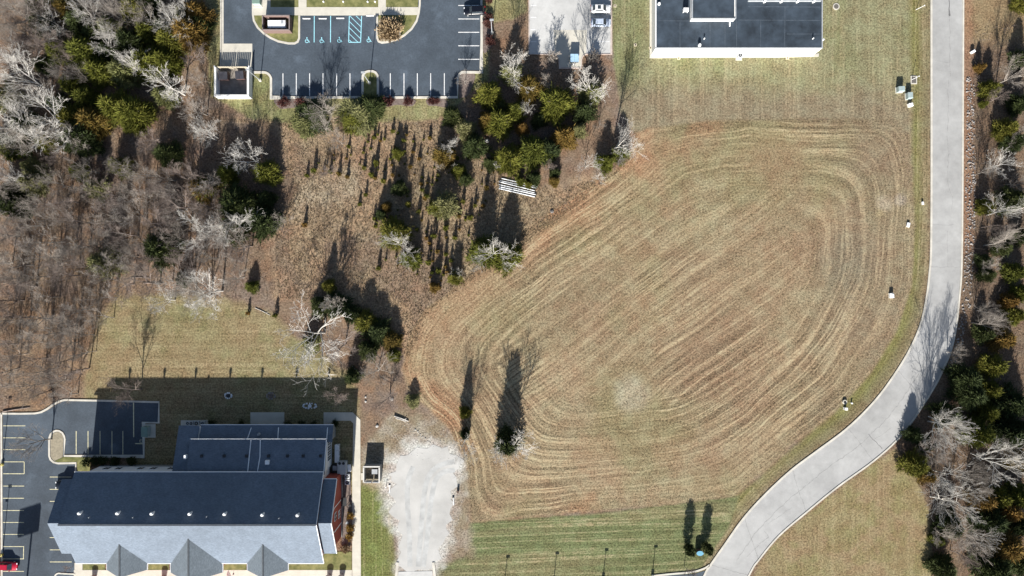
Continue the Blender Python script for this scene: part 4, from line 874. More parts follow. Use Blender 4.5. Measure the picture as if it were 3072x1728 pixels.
for px, py, s in taken:
    kd = random.choice(('sapling', 'sapling', 'sapling_b')); v = P(px, py)
    tr, cr = random.choice(CP[kd])
    o = bpy.data.objects.new('young_cedar', cr); C.objects.link(o); o.location = (v.x, v.y, 0); o.rotation_euler = (0, 0, random.uniform(0, 6.28)); o.scale = (s*.95, s*.95, s*random.uniform(.9, 1.3))
    tag(o, ('bronze' if kd == 'sapling_b' else 'yellow-green')+(' waist-high' if s > .55 else ' knee-high')+' young cedar in the '+('upper' if py < 500 else 'middle' if py < 640 else 'lower' if py < 725 else 'lowest part of the')+' scrub clearing', 'tree', SAPG)

# --- the wood on the left
WG = 'evergreens of the left wood'
for x, y, r, kd in ((1310, 90, 110, 'cedar'), (640, 90, 90, 'bronze'), (780, 220, 115, 'dark'), (1430, 310, 95, 'cedar'), (1650, 400, 115, 'cedar'), (1820, 320, 135, 'bronze'), (1250, 400, 105, 'dark'), (820, 500, 135, 'cedar'), (570, 500, 95, 'cedar'), (420, 620, 75, 'dark'),
        (960, 690, 110, 'cedar'), (1190, 690, 120, 'pale'), (1430, 610, 130, 'cedar'), (1600, 590, 100, 'cedar'), (690, 820, 85, 'cedar'), (830, 950, 95, 'cedar'), (1120, 1040, 130, 'cedar'), (1290, 1090, 130, 'cedar'), (900, 1170, 120, 'bronze'), (700, 1140, 105, 'cedar'), (1250, 1200, 65, 'cedar'),
        (770, 1330, 130, 'dark'), (450, 1370, 80, 'cedar'), (250, 1230, 110, 'dark'), (60, 1420, 100, 'cedar'), (1900, 130, 100, 'bronze'), (1780, 150, 80, 'cedar'), (400, 240, 90, 'dark'), (370, 40, 90, 'cedar'), (1050, 260, 90, 'pale'), (1040, 500, 80, 'dark'), (1400, 30, 90, 'dark'), (1580, 270, 80, 'dark'), (60, 950, 120, 'pale'), (1580, 930, 90, 'pale'), (1930, 230, 80, 'dark'), (560, 1000, 80, 'dark'), (920, 330, 90, 'dark')):
    cw = {'cedar': 'yellow-green', 'dark': 'dark green', 'bronze': 'bronze', 'pale': 'pale green'}[kd]
    cedar(ZF, x, y, r, kd, f'{size_word(r, 90, 115)} {cw} cedar in the upper left wood', WG)
for x, y, r, kd in ((80, 520, 90, 'dark'), (680, 330, 60, 'cedar'), (1040, 290, 70, 'cedar'), (280, 290, 70, 'pale'), (280, 430, 90, 'pale'), (1970, 350, 70, 'cedar'), (1750, 480, 90, 'bronze'), (1390, 1010, 120, 'dark'), (900, 1130, 110, 'pale'), (1590, 1270, 50, 'dark'), (70, 60, 110, 'dark'), (110, 640, 90, 'dark'), (830, 480, 80, 'pale'), (1450, 180, 90, 'dark'), (640, 60, 100, 'dark')):
    cw = {'cedar': 'yellow-green', 'dark': 'dark green', 'bronze': 'bronze', 'pale': 'pale green'}[kd]
    cedar(ZG, x, y, r, kd, f'{size_word(r, 75, 100)} {cw} evergreen in the lower left wood', WG)
for x, y, r, kd in ((640, 700, 95, 'cedar'), (270, 720, 70, 'cedar'), (360, 1000, 150, 'dark'), (330, 1250, 110, 'dark'), (600, 1180, 120, 'dark'), (1080, 150, 130, 'dark'), (1530, 130, 150, 'pale'), (1650, 70, 110, 'dark'), (1000, 230, 100, 'pale'), (1470, 200, 90, 'cedar'), (30, 860, 90, 'cedar'), (640, 960, 70, 'dark')):
    cw = {'cedar': 'yellow-green', 'dark': 'dark green', 'bronze': 'bronze', 'pale': 'pale green'}[kd]
    cedar(ZH, x, y, r, kd, h=(3.6 if y < 250 else None), label=f'{size_word(r, 90, 120)} {cw} evergreen left of or above the clearing', group=WG)
# bare trees of the wood, the big pale ones first
BG = 'bare trees of the left wood'
for x, y, r, kd in ((210, 760, 280, 'white'), (480, 1130, 280, 'white'), (40, 1190, 240, 'white'), (40, 1340, 180, 'white'), (780, 110, 190, 'white'), (1640, 140, 200, 'white'), (1760, 30, 180, 'white'), (1110, 290, 150, 'white'), (1000, 420, 130, 'white'), (1390, 190, 140, 'grey'), (1240, 660, 170, 'white'), (1620, 820, 200, 'white'),
        (80, 90, 240, 'grey'), (280, 80, 200, 'grey'), (90, 330, 200, 'grey'), (620, 680, 130, 'grey'), (1000, 60, 200, 'grey'), (520, 220, 150, 'white'), (1860, 540, 120, 'brown'), (1880, 760, 100, 'grey'), (1890, 1050, 140, 'grey'), (1980, 1270, 170, 'white'), (330, 420, 160, 'brown'), (800, 720, 120, 'grey'), (270, 900, 180, 'grey'), (640, 560, 120, 'brown'), (1450, 1330, 130, 'brown'), (1150, 120, 150, 'grey'), (600, 380, 140, 'brown'), (150, 200, 150, 'brown'), (350, 150, 140, 'grey'), (250, 310, 150, 'brown'), (50, 220, 150, 'grey'), (450, 70, 130, 'brown'), (60, 640, 160, 'white'), (180, 560, 150, 'brown'), (420, 330, 120, 'grey'), (330, 1290, 150, 'grey'), (130, 1080, 170, 'white')):
    cw = {'white': 'whitish', 'grey': 'grey', 'brown': 'brownish'}[kd]
    bare(ZF, x, y, r, kd, f'{size_word(r, 145, 190)} {cw} bare tree in the upper left wood', BG)
for x, y, r, kd, lb_ in ((1250, 560, 130, 'grey', None), (60, 400, 150, 'white', None), (1960, 720, 240, 'white', 'broad white bare tree over dark cedars between the wood and the clearing'), (1740, 850, 220, 'white', 'fan shaped white bare tree left of the broad one'), (1790, 1370, 200, 'white', 'white bare tree at the top edge of the back lawn'), (1420, 380, 120, 'grey', None), (640, 980, 130, 'grey', None), (900, 900, 110, 'grey', None)):
    bare(ZG, x, y, r, kd, lb_ or f'{size_word(r, 115, 135)} pale bare tree in the lower left wood', BG)
wood = fvp([(-40, 330), (170, 330), (330, 400), (420, 430), (520, 440), (560, 520), (620, 640), (600, 740), (420, 740), (300, 740), (250, 800), (215, 900), (190, 1000), (60, 1020), (-40, 1010)])
spots = []; tries = 0
while len(spots) < 95 and tries < 8000:
    tries += 1
    px, py = random.uniform(-40, 760), random.uniform(380, 1230)
    if sdist(np.array([px]), np.array([py]), wood)[0] < 0: continue
    if any((px-a)**2+(py-b_)**2 < 46**2 for a, b_ in spots): continue
    spots.append((px, py))
for px, py in spots:
    kd = random.choice(('grey', 'grey', 'grey', 'brown', 'brown')); r = random.uniform(34, 58)
    cw = {'grey': 'grey', 'brown': 'brownish'}[kd]; place_ = ('upper part, ' if py < 640 else 'middle part, ' if py < 880 else 'lower part, ')+('right side' if px > 420 else 'left side' if px < 200 else 'centre')
    bare(lambda a, b_: (a, b_), px, py, r, kd, f'{size_word(r, 42, 50)} {cw} bare tree of the lower left wood, {place_}', BG, h=random.uniform(8, 12))
# named bare trees round the back lawn, the clearing and the lots
ONE = lambda a, b_: (a, b_)
for zm, x, y, r, kd, h, lb_ in ((ZH, 470, 560, 185, 'white', 9, 'round white bare tree above the two green cedars left of the clearing'), (ZH, 60, 340, 120, 'white', 8, 'bushy white bare tree at the wood corner below the dumpster enclosure'), (ZH, 1200, 60, 160, 'grey', 9, 'grey bare tree at the lower parking bays of the upper left lot'),
        (ZH, 1180, 260, 150, 'grey', 5.5, 'low grey thicket tree below the parking bays'), (ZH, 1350, 400, 110, 'grey', 4.5, 'low grey bare thicket at the top of the clearing'), (ZH, 760, 1170, 120, 'grey', 6, 'pale grey bare tree right of the broad white one at the clearing edge'), (ZH, 1230, 690, 90, 'brown', 3.5, 'brown bare brush patch in the clearing'),
        (Z7, 900, 110, 230, 'white', 9, 'wide white bare tree at the top of the back lawn'), (Z7, 620, 130, 130, 'white', 8, 'thin leaning white bare tree at the top of the back lawn'), (Z7, 1780, 400, 290, 'white', 13, 'big spreading white bare tree at the right end of the back lawn'), (Z7, 1980, 480, 150, 'brown', 9, 'brownish bare tree right of the big spreading one'),
        (Z7, 1930, 130, 70, 'thin', 11, 'slender bare tree among the dark cedars above the big spreading tree'), (Z7, 1870, 150, 60, 'thin', 9, 'second slender bare tree left among the dark cedars above the spreading tree'), (Z7, 330, 850, 140, 'brown', 10, 'brownish bare tree in the building shadow above the lower left lot'), (Z7, 2250, 690, 150, 'grey', 6, 'grey bare brush right of the dark cedars'), (Z7, 2350, 900, 110, 'brown', 5, 'low purple brown brush beside the end of the back lawn'),
        (Z7, 1960, 880, 90, 'brown', 4.5, 'purple brown brush at the shaded end of the back lawn'), (Z5, 1990, 870, 200, 'white', 12, 'white bare tree at the top right of the gravel drive'), (M7, 740, 1040, 170, 'white', 12, 'white bare tree over a dark cedar alone in the field'), (Z1, 440, 850, 240, 'grey', 10, 'grey bare tree in the island of the lower left lot'),
        (M4, 900, 520, 110, 'grey', 7, 'grey bushy bare tree beside the bend of the road'), (Z8, 520, 1430, 100, 'brown', 7, 'brown bare tree at the lower kerb beside the road mouth'), (Z2, 930, 1330, 60, 'brown', 3, 'small bare bush at the lower left corner of the long building')):
    bare(zm, x, y, r, kd, lb_, 'bare trees round the lawns and lots', h)
for zm, x, y, r, kd, h, lb_ in ((Z7, 2270, 380, 86, 'dark', 4.6, 'dark cedar at the right end of the back lawn, largest of its clump'), (Z7, 2180, 300, 70, 'cedar', 5, 'yellow-green cedar at the top of the dark clump'), (Z7, 2380, 440, 60, 'bronze', 4, 'bronze cedar at the right side of the dark clump'), (Z7, 2200, 520, 62, 'dark', 5.5, 'dark cedar low in the clump right of the back lawn'), (Z7, 2400, 560, 40, 'cedar', 3, 'small bright cedar below the dark clump'), (Z7, 2080, 720, 52, 'dark', 5, 'dark green cedar at the lower end of the clump'),
        (Z7, 1950, 160, 80, 'dark', 3.6, 'dark cedar above the big spreading white tree'), (Z7, 1830, 180, 62, 'dark', 3.2, 'dark cedar in the shade left above the big spreading tree'), (Z7, 2070, 240, 60, 'dark', 3.4, 'dark cedar between the spreading tree and the clump'), (Z7, 1890, 20, 40, 'cedar', 5, 'narrow yellow cedar top above the dark cedars'), (Z7, 1300, 30, 40, 'cedar', 3, 'small cedar at the top edge of the back lawn'), (Z7, 1760, 470, 60, 'pale', 4, 'pale evergreen under the big spreading tree'),
        (M7, 720, 1000, 84, 'dark', 10, 'tall dark cedar alone in the field under a white bare tree'), (M7, 380, 765, 38, 'cedar', 6, 'small narrow cedar at the field edge above the gravel'), (Z5, 2010, 700, 55, 'dark', 6, 'narrow dark cedar behind the white tree by the gravel'), (Z5, 1300, 240, 80, 'pale', 2.5, 'low olive bush at the lower left rim of the field')):
    cedar(zm, x, y, r, kd, lb_, 'cedars round the back lawn and the field', h)
# --- the wood beyond the road
RG = 'trees of the wood beyond the road'
for zm, x, y, r, kd in ((ZE, 1710, 970, 75, 'cedar'), (ZE, 1635, 1130, 30, 'cedar'), (ZE, 1600, 735, 40, 'bronze'), (ZE, 2030, 1130, 90, 'dark'), (ZE, 1880, 1400, 90, 'cedar'), (ZE, 2050, 640, 80, 'dark'), (ZE, 2060, 30, 70, 'cedar'), (M3, 1290, 70, 70, 'dark'), (M3, 1040, 640, 55, 'cedar'), (M3, 1280, 580, 90, 'dark'), (M3, 1290, 1210, 70, 'cedar'), (M3, 1340, 1390, 60, 'cedar'), (M3, 1050, 1230, 55, 'dark'), (M3, 1030, 1110, 50, 'dark'), (M3, 1180, 1000, 60, 'dark'), (M3, 1330, 900, 60, 'dark'),
        (M4, 1440, 150, 70, 'cedar'), (M4, 1380, 20, 60, 'bronze'), (M4, 1310, 380, 95, 'bronze'), (M4, 1220, 640, 95, 'cedar'), (M4, 1190, 870, 80, 'cedar'), (M4, 1160, 1080, 80, 'cedar'), (M4, 1080, 1290, 110, 'cedar'), (M4, 1400, 1000, 130, 'dark'), (M4, 1460, 1300, 120, 'dark'), (M4, 1140, 330, 70, 'dark'), (M4, 960, 760, 110, 'dark'), (M4, 1000, 920, 110, 'dark'), (M4, 780, 1110, 100, 'dark'),
        (M5, 440, 440, 90, 'cedar'), (M5, 545, 535, 65, 'bronze'), (M5, 1050, 755, 90, 'bronze'), (M5, 1200, 740, 80, 'cedar'), (M5, 1290, 860, 90, 'bronze'), (M5, 1390, 410, 80, 'bronze'), (M5, 1390, 740, 90, 'cedar'), (M5, 1250, 1170, 130, 'bronze'), (M5, 1390, 1000, 90, 'dark'), (M5, 1120, 950, 110, 'dark'), (M5, 640, 1120, 50, 'cedar'), (M5, 760, 1000, 90, 'dark'), (M5, 1280, 150, 110, 'dark'), (M5, 1400, 150, 90, 'dark'), (M5, 1150, 1380, 130, 'dark'), (M5, 1380, 1330, 100, 'dark'), (M5, 700, 1380, 90, 'dark'), (M5, 560, 250, 60, 'dark'), (M5, 430, 170, 60, 'dark'), (M5, 1000, 160, 90, 'cedar')):
    cw = {'cedar': 'yellow-green', 'dark': 'dark green', 'bronze': 'bronze', 'pale': 'pale green'}[kd]; py = zm(x, y)[1]
    pl = 'beside the straight of the road' if py < 850 else 'beside the bend of the road' if py < 1270 else 'in the lower right corner'
    cedar(zm, x, y, r, kd, f'{size_word(r, 65, 95)} {cw} evergreen in the wood {pl}', RG)
for zm, x, y, r, kd in ((ZE, 2000, 820, 190, 'grey'), (M3, 1190, 270, 130, 'white'), (M3, 1330, 420, 90, 'grey'), (M3, 1250, 680, 170, 'white'), (M3, 1200, 960, 150, 'grey'), (M3, 1060, 330, 80, 'grey'), (M3, 1130, 800, 110, 'brown'), (M3, 1080, 1130, 90, 'grey'), (M3, 1350, 60, 90, 'grey'), (M4, 1180, 230, 140, 'grey'), (M4, 1190, 110, 110, 'grey'), (M4, 840, 1200, 230, 'white'), (M4, 620, 1400, 120, 'brown'),
        (M5, 800, 120, 230, 'white'), (M5, 1200, 420, 220, 'white'), (M5, 780, 560, 170, 'white'), (M5, 620, 350, 140, 'grey'), (M5, 830, 850, 260, 'white'), (M5, 970, 560, 160, 'grey'), (M5, 930, 1080, 200, 'grey'), (M5, 720, 1080, 120, 'grey'), (M5, 1120, 1130, 140, 'white'), (M5, 1040, 680, 120, 'grey'), (M5, 1270, 260, 120, 'grey'), (M5, 900, 1300, 120, 'brown'), (ZE, 1830, 1050, 110, 'brown'), (ZE, 2050, 1420, 90, 'white')):
    cw = {'white': 'whitish', 'grey': 'grey', 'brown': 'brownish'}[kd]; py = zm(x, y)[1]
    pl = 'beside the straight of the road' if py < 850 else 'beside the bend of the road' if py < 1270 else 'in the lower right corner'
    bare(zm, x, y, r, kd, f'{size_word(r, 110, 150)} {cw} bare tree in the wood {pl}', RG)
# a tall tree whose shadow crosses the bend
# --- shrubs
def shrub(zm, x, y, r, m, label, group, h=None, name='shrub', n_=160):
    px, py = zm(x, y); k = zm(1, 0)[0]-zm(0, 0)[0]; rm = r*k/PXM; h = h or rm*1.3
    tr, cr = cedar_proto(random.randint(0, 9999), h, rm, n_, max(.22, rm*.28), max(.05, rm*.06), 'round', m=m, k=7)
    t_ = thing(name, label, 'shrub', loc_of(px, py, h*.4), 0, group)
    for nm, me_ in (('stems', tr), ('foliage', cr)):
        o = bpy.data.objects.new(nm, me_); C.objects.link(o); o.parent = t_
SG = 'shrubs in the planting beds'
for x, y, r, lb_ in ((500, 1385, 62, 'dark red shrub below the bays right of the lawn island, left one'), (555, 1360, 40, 'small dark red shrub beside the left one below the bays'), (790, 1380, 62, 'dark red shrub in the middle bed below the right bays'), (1110, 1370, 50, 'dark red shrub in the shaded bed below the right bays'), (1170, 1375, 40, 'smaller dark red shrub in the shaded bed below the right bays')): shrub(ZB, x, y, r, REDL, lb_, SG)
for x, y, r, lb_ in ((1880, 320, 55, 'red brown shrub at the kerb above the right light pole'), (1900, 560, 62, 'red brown shrub at the kerb below the right light pole'), (1880, 235, 50, 'brown shrub just below the black car'), (1890, 15, 45, 'reddish shrub right of the black car')): shrub(ZB, x, y, r, REDL, lb_, SG)
for x, y, r, lb_ in ((1140, 1390, 70, 'purple brown shrub in the left bed below the left bays'), (1380, 1400, 75, 'red brown shrub in the bed under the grey bare tree')): shrub(ZA, x, y, r, REDL, lb_, SG)
shrub(ZB, 540, 400, 135, STRAWL, 'straw coloured ornamental grass clump in the round bed of the right island', SG, 1.2, n_=420)
shrub(ZB, 470, 480, 70, STRAWL, 'smaller straw coloured grass clump at the lower end of the round bed', SG, .8)
for x, y, r, lb_ in ((240, 595, 52, 'golden shrub nearest the chairs at the red gable end'), (240, 770, 55, 'golden brown shrub in the middle of the row at the red gable'), (230, 890, 50, 'rust coloured shrub lowest in the row at the red gable')): shrub(Z6, x, y, r, GOLD, lb_, SG, 1.1)
shrub(Z6, 170, 1060, 60, STRAWL, 'pale dry grass at the lower corner of the red gable', SG, .9)
for i, (x, y) in enumerate(((1300, 1050), (1400, 1050), (1570, 1060), (1790, 1050), (1180, 1070))):
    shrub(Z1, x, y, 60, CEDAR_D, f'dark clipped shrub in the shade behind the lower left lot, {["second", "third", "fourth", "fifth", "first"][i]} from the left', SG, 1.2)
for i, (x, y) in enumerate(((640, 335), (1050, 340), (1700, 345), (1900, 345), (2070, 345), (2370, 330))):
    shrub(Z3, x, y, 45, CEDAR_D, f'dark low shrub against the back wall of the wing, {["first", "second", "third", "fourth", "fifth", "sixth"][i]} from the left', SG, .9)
cedar(Z8, 520, 1090, 58, 'column', 'dark columnar evergreen left of the blue topped drum', 'pair of columnar evergreens', 5.0)
cedar(Z8, 760, 1080, 55, 'column', 'dark columnar evergreen right of the blue topped drum', 'pair of columnar evergreens', 4.6)

# ---------------------------------------------------------------- uncountable cover: dry tufts, litter, twigs, stones
def scatter(polys, n_, mask=None):
    xs_ = []; 
    for poly, k in zip(polys, n_):
        pp = np.array(poly); lo, hi = pp.min(0), pp.max(0); got = 0
        while got < k:
            c = rng.random((k*2, 2))*(hi-lo)+lo; c = c[sdist(c[:, 0], c[:, 1], poly) > 0][:k-got]; xs_.append(c); got += len(c)
    q = np.concatenate(xs_); return np.stack([(q[:, 0]-1536)/PXM, (864-q[:, 1])/PXM], 1)
def tufts(name, pts, h, w, m, label, cat, k=4, lean=.6):
    N = len(pts); c = np.repeat(np.concatenate([pts, np.zeros((N, 1))], 1), k, 0); c[:, :2] += rng.normal(0, w*1.5, (N*k, 2))
    o = np.stack([rng.normal(0, lean, N*k), rng.normal(0, lean, N*k), np.ones(N*k)], 1); o /= np.linalg.norm(o, axis=1)[:, None]
    a = rng.random(N*k)*6.283; sd = np.stack([np.cos(a), np.sin(a), 0*a], 1)*w*(.5+rng.random((N*k, 1)))
    L = h*(.4+rng.random((N*k, 1)))
    V = np.stack([c-sd, c+sd, c+o*L], 1).reshape(-1, 3); V[:, 2] -= .03
    me_ = mesh_np(name, V, np.arange(len(V)).reshape(-1, 3), m, np.repeat(np.repeat(rng.random(N), k), 3))
    return tag(mobj(name, me_, m), label, cat, kind='stuff')
DRY = leaf_mat('dry_grass', (.18, .135, .085), (.26, .20, .125), (.34, .27, .175))
LIT = leaf_mat('leaf_litter', (.10, .07, .05), (.17, .115, .075), (.28, .17, .10))
clearing = fvp([(560, 300), (960, 300), (1110, 305), (1230, 410), (1400, 480), (1560, 430), (1400, 560), (1080, 780), (1030, 900), (880, 770), (700, 750), (690, 600), (740, 480), (700, 320)])
tufts('dry_scrub_grass', scatter([clearing], [22000]), .22, .06, DRY, 'brown dry grass covering the scrub clearing', 'grass')
woodpoly = fvp([(-40, -40), (500, -40), (515, 250), (560, 300), (700, 320), (740, 480), (690, 750), (430, 745), (300, 745), (230, 860), (200, 1010), (-40, 1010)])
rightpoly = fvp([(2440, 60), (2610, 60), (2610, 1480), (2350, 1480), (2345, 1290), (2300, 1180), (2290, 1100), (2390, 950), (2425, 800), (2435, 600)])
tufts('leaf_litter', scatter([woodpoly, rightpoly], [22000, 8000]), .14, .11, LIT, 'brown fallen leaves covering the floor of the woods', 'leaf litter', 2, 1.2)
tw = scatter([woodpoly, rightpoly, clearing], [4200, 2600, 1300]); N = len(tw)
a = rng.random(N)*6.283; L = .8+rng.random(N)*2.2; el = rng.random(N)*1.2+.1
p0 = np.concatenate([tw, np.full((N, 1), -.02)], 1); p1 = p0+np.stack([np.cos(a)*np.cos(el), np.sin(a)*np.cos(el), np.sin(el)], 1)*L[:, None]
me_ = tubes(list(zip(p0, p1, np.full(N, .025), np.full(N, .008))), 'brushwood', BK_B, 3)
tag(mobj('brushwood', me_, None), 'tangle of bare twigs and brush in the woods and the clearing', 'brush', kind='stuff')
# stubble lying in rows on the field
fp = scatter([FIELD], [90000]); vv = vrow(1536+fp[:, 0]*PXM, 864-fp[:, 1]*PXM)
keep = (vnoise(vv*1.5, vv*0+.5, 91)*.7+vnoise(fp[:, 0]*.1, fp[:, 1]*.1, 92)*.3) > .5
tufts('mown_stubble', fp[keep][:34000], .11, .075, leaf_mat('stubble', (.17, .14, .08), (.26, .22, .125), (.34, .29, .175)), 'short mown straw lying in curved rows on the field', 'stubble', 2, 1.0)
# broken stone along the road
def rocks(name, pts, r0, r1, m, label):
    ico = np.array([(0, 0, 1), (.9, 0, .35), (.28, .85, .35), (-.72, .53, .35), (-.72, -.53, .35), (.28, -.85, .35), (.7, .5, -.4), (-.27, .85, -.4), (-.9, 0, -.4), (-.27, -.85, -.4), (.7, -.5, -.4)])
    fs = [(0, 1, 2), (0, 2, 3), (0, 3, 4), (0, 4, 5), (0, 5, 1), (1, 6, 2), (2, 6, 7), (2, 7, 3), (3, 7, 8), (3, 8, 4), (4, 8, 9), (4, 9, 5), (5, 9, 10), (5, 10, 1), (1, 10, 6)]
    N = len(pts); s = (r0+(r1-r0)*rng.random((N, 1, 1))**2)*(.7+.6*rng.random((N, 1, 3)))
    V = ico[None]*s*(1+rng.normal(0, .14, (N, 11, 1))); a = rng.random(N)*6.283
    x = V[..., 0]*np.cos(a)[:, None]-V[..., 1]*np.sin(a)[:, None]; y = V[..., 0]*np.sin(a)[:, None]+V[..., 1]*np.cos(a)[:, None]
    V = np.stack([x+pts[:, :1], y+pts[:, 1:2], V[..., 2]*.7+s[:, :, 0]*.15], 2)
    F = (np.array(fs)[None]+np.arange(N)[:, None, None]*11).reshape(-1, 3)
    return tag(mobj(name, mesh_np(name, V.reshape(-1, 3), F, m), None), label, 'stones', kind='stuff')
rip = [FV(2432, 190), FV(2450, 190), FV(2455, 420), FV(2452, 620), FV(2442, 760), FV(2424, 860), FV(2392, 950), FV(2376, 945), FV(2405, 860), FV(2422, 750), FV(2428, 600)]
rocks('riprap_stones', scatter([rip], [800]), .06, .26, ROCKM, 'broken pale stones in a strip along the outer side of the road')
gr2 = fvp([(960, 1090), (1040, 1060), (1130, 1080), (1180, 1140), (1165, 1250), (1150, 1330), (1140, 1400), (1100, 1420), (1130, 1330), (1140, 1200), (1000, 1130)])
rocks('loose_stones', scatter([gr2], [350]), .03, .10, mat('pale_gravel_stone', (.50, .49, .46), .9, .2, 1.5), 'loose pale gravel scattered round the drive')
# ---------------------------------------------------------------- vehicles
def car(label, px, py, rz, col, L=4.5, Wd=1.8, suv=False, group='parked cars', sunroof=False):
    t_ = thing('parked_car', label, 'car', P(px, py, .8)*Vector((1, 1, 0)) if False else (P(px, py, .8).x, P(px, py, .8).y, .02), rz, group)
    pm = mat('car_paint_'+label.split()[0], col, .25, .04, 1, spec=.5)
    hh = 1.7 if suv else 1.42; a = L/2; w = Wd/2; zb = .95 if suv else .82
    st = [(-a, .80, .60, zb-.12), (-a+.12, .93, .35, zb+.04), (-a+.55, 1, .28, zb+.06), (-.9, 1, .26, zb+.04), (.5, 1, .26, zb), (a-1.1, .99, .28, zb-.04), (a-.45, .95, .30, zb-.14), (a-.12, .86, .36, zb-.24), (a, .70, .45, zb-.34)]
    mb = MB(); k = 8
    for x, f, z0, z1 in st:
        mb.v += [(x, -w*f*.94, z0), (x, -w*f, z0+.18), (x, -w*f, (z0+z1)/2+.1), (x, -w*f*.88, z1), (x, w*f*.88, z1), (x, w*f, (z0+z1)/2+.1), (x, w*f, z0+.18), (x, w*f*.94, z0)]
    for i in range(len(st)-1): mb.f += [[i*k+j, i*k+(j+1) % k, (i+1)*k+(j+1) % k, (i+1)*k+j] for j in range(k)]
    mb.f += [list(range(k))[::-1], [(len(st)-1)*k+j for j in range(k)]]
    body = part(mb, 'body', pm, t_, True)
    # cabin: glass all round with a painted roof on top
    c0, c1, r0, r1 = (-a+.22, 1.1, -a+.62, .45) if suv else (-a+.50, 1.20, -a+1.05, .45)
    q = [(c0, w*.80, zb-.02), (c1, w*.82, zb-.04), (r1, w*.66, hh-.06), (r0, w*.64, hh-.08)]
    def quad(nm, vs, m=GLASS): return part(MB().add(vs, [[0, 1, 2, 3]]), nm, m, t_)
    part(MB().add([(x, s*y*.985, z) for x, y, z in q for s in (-1, 1)], [[0, 2, 4, 6], [1, 7, 5, 3], [0, 6, 7, 1], [2, 3, 5, 4], [4, 5, 7, 6]]), 'cabin', pm, t_)
    (ax, ay, az), (bx_, by_, bz), (cx, cy, cz), (dx, dy, dz) = q
    quad('windscreen', [(bx_-.03, -by_*.92, bz+.06), (bx_-.03, by_*.92, bz+.06), (cx+.06, cy*.92, cz), (cx+.06, -cy*.92, cz)])
    quad('rear_window', [(ax+.0, -ay*.9, az+.08), (ax+.0, ay*.9, az+.08), (dx-.06, dy*.9, dz), (dx-.06, -dy*.9, dz)])
    for s in (-1, 1): quad('side_window', [(ax+.35, s*(ay*.97+.02), az+.12), (bx_-.35, s*(by_*.97+.02), bz+.10), (cx-.08, s*(cy+.03), cz-.06), (dx+.12, s*(dy+.03), dz-.06)])
    part(MB().box(r0-.02, -w*.645, hh-.10, r1+.02, w*.645, hh-.02).box(r0+.10, -w*.56, hh-.02, r1-.1, w*.56, hh+.01), 'roof', pm, t_)
    if sunroof: part(MB().box(-.75, -.42, hh+.011, -.02, .42, hh+.022), 'sunroof', GLASS, t_)
    TY = mat('tyre_rubber', (.02, .02, .02), .8, .2, 3)
    for x in (-a+.85, a-.9):
        for s in (-1, 1):
            wh = part(MB().tube((x, s*(w-.2), .32), (x, s*(w+.01), .32), .32, 16), 'wheel', TY, t_); part(MB().tube((x, s*(w-.02), .32), (x, s*(w+.02), .32), .2, 12), 'rim', GREYM, wh)
    for s in (-1, 1):
        part(MB().box(a-.28, s*w*.62-.16, zb-.34, a-.06, s*w*.62+.16, zb-.20), 'headlight', mat('lamp_glass', (.7, .72, .75), .15, .05, 1), t_)
        part(MB().box(-a+.0, s*w*.66-.15, zb-.12, -a+.10, s*w*.66+.15, zb+.02), 'tail_light', mat('tail_red', (.35, .02, .02), .3, .05, 1), t_)
        part(MB().box(.62, s*(w+.02)-.09, zb+.02, .80, s*(w+.02)+.09, zb+.16), 'mirror', pm, t_)
    return t_
car('black sport utility car at the right bays of the upper left lot', *ZB(1690, 140), R(182), (.006, .007, .012), 4.8, 1.95, True)
car('white car with dark sunroof at the right edge of the pale lot', *ZC(1368, 112), 0, (.72, .72, .72), 4.5, 1.82, sunroof=True)
car('silver blue car parked below the white one in the pale lot', *ZC(1370, 302), 0, (.42, .48, .58), 4.5, 1.8)
car('red car at the left edge of the lower left lot', *Z2(90, 1285), R(-2), (.36, .012, .035), 4.6, 1.85)
car('dark car half hidden under the left roof edge of the long building', *Z2(905, 165), R(180), (.008, .010, .014), 4.7, 1.9, True)

# ---------------------------------------------------------------- enclosures, bins, utility boxes
def enclosure(name, label, cat, x0, y0, x1, y1, h, th, m, gate=None, gm=WOODM, cap=None):
    t_ = thing(name, label, cat, ((x0+x1)/2, (y0+y1)/2, 0)); ax, ay = (x1-x0)/2, (y1-y0)/2
    walls = {'s': (-ax, -ay, ax, -ay+th), 'n': (-ax, ay-th, ax, ay), 'w': (-ax, -ay+th, -ax+th, ay-th), 'e': (ax-th, -ay+th, ax, ay-th)}
    for s, q in walls.items():
        if s == gate: continue
        w_ = part(MB().box(q[0], q[1], -.1, q[2], q[3], h), 'wall', m, t_)
        if cap: part(MB().box(q[0]-.04, q[1]-.04, h, q[2]+.04, q[3]+.04, h+.08), 'coping', cap, w_)
    return t_, ax, ay
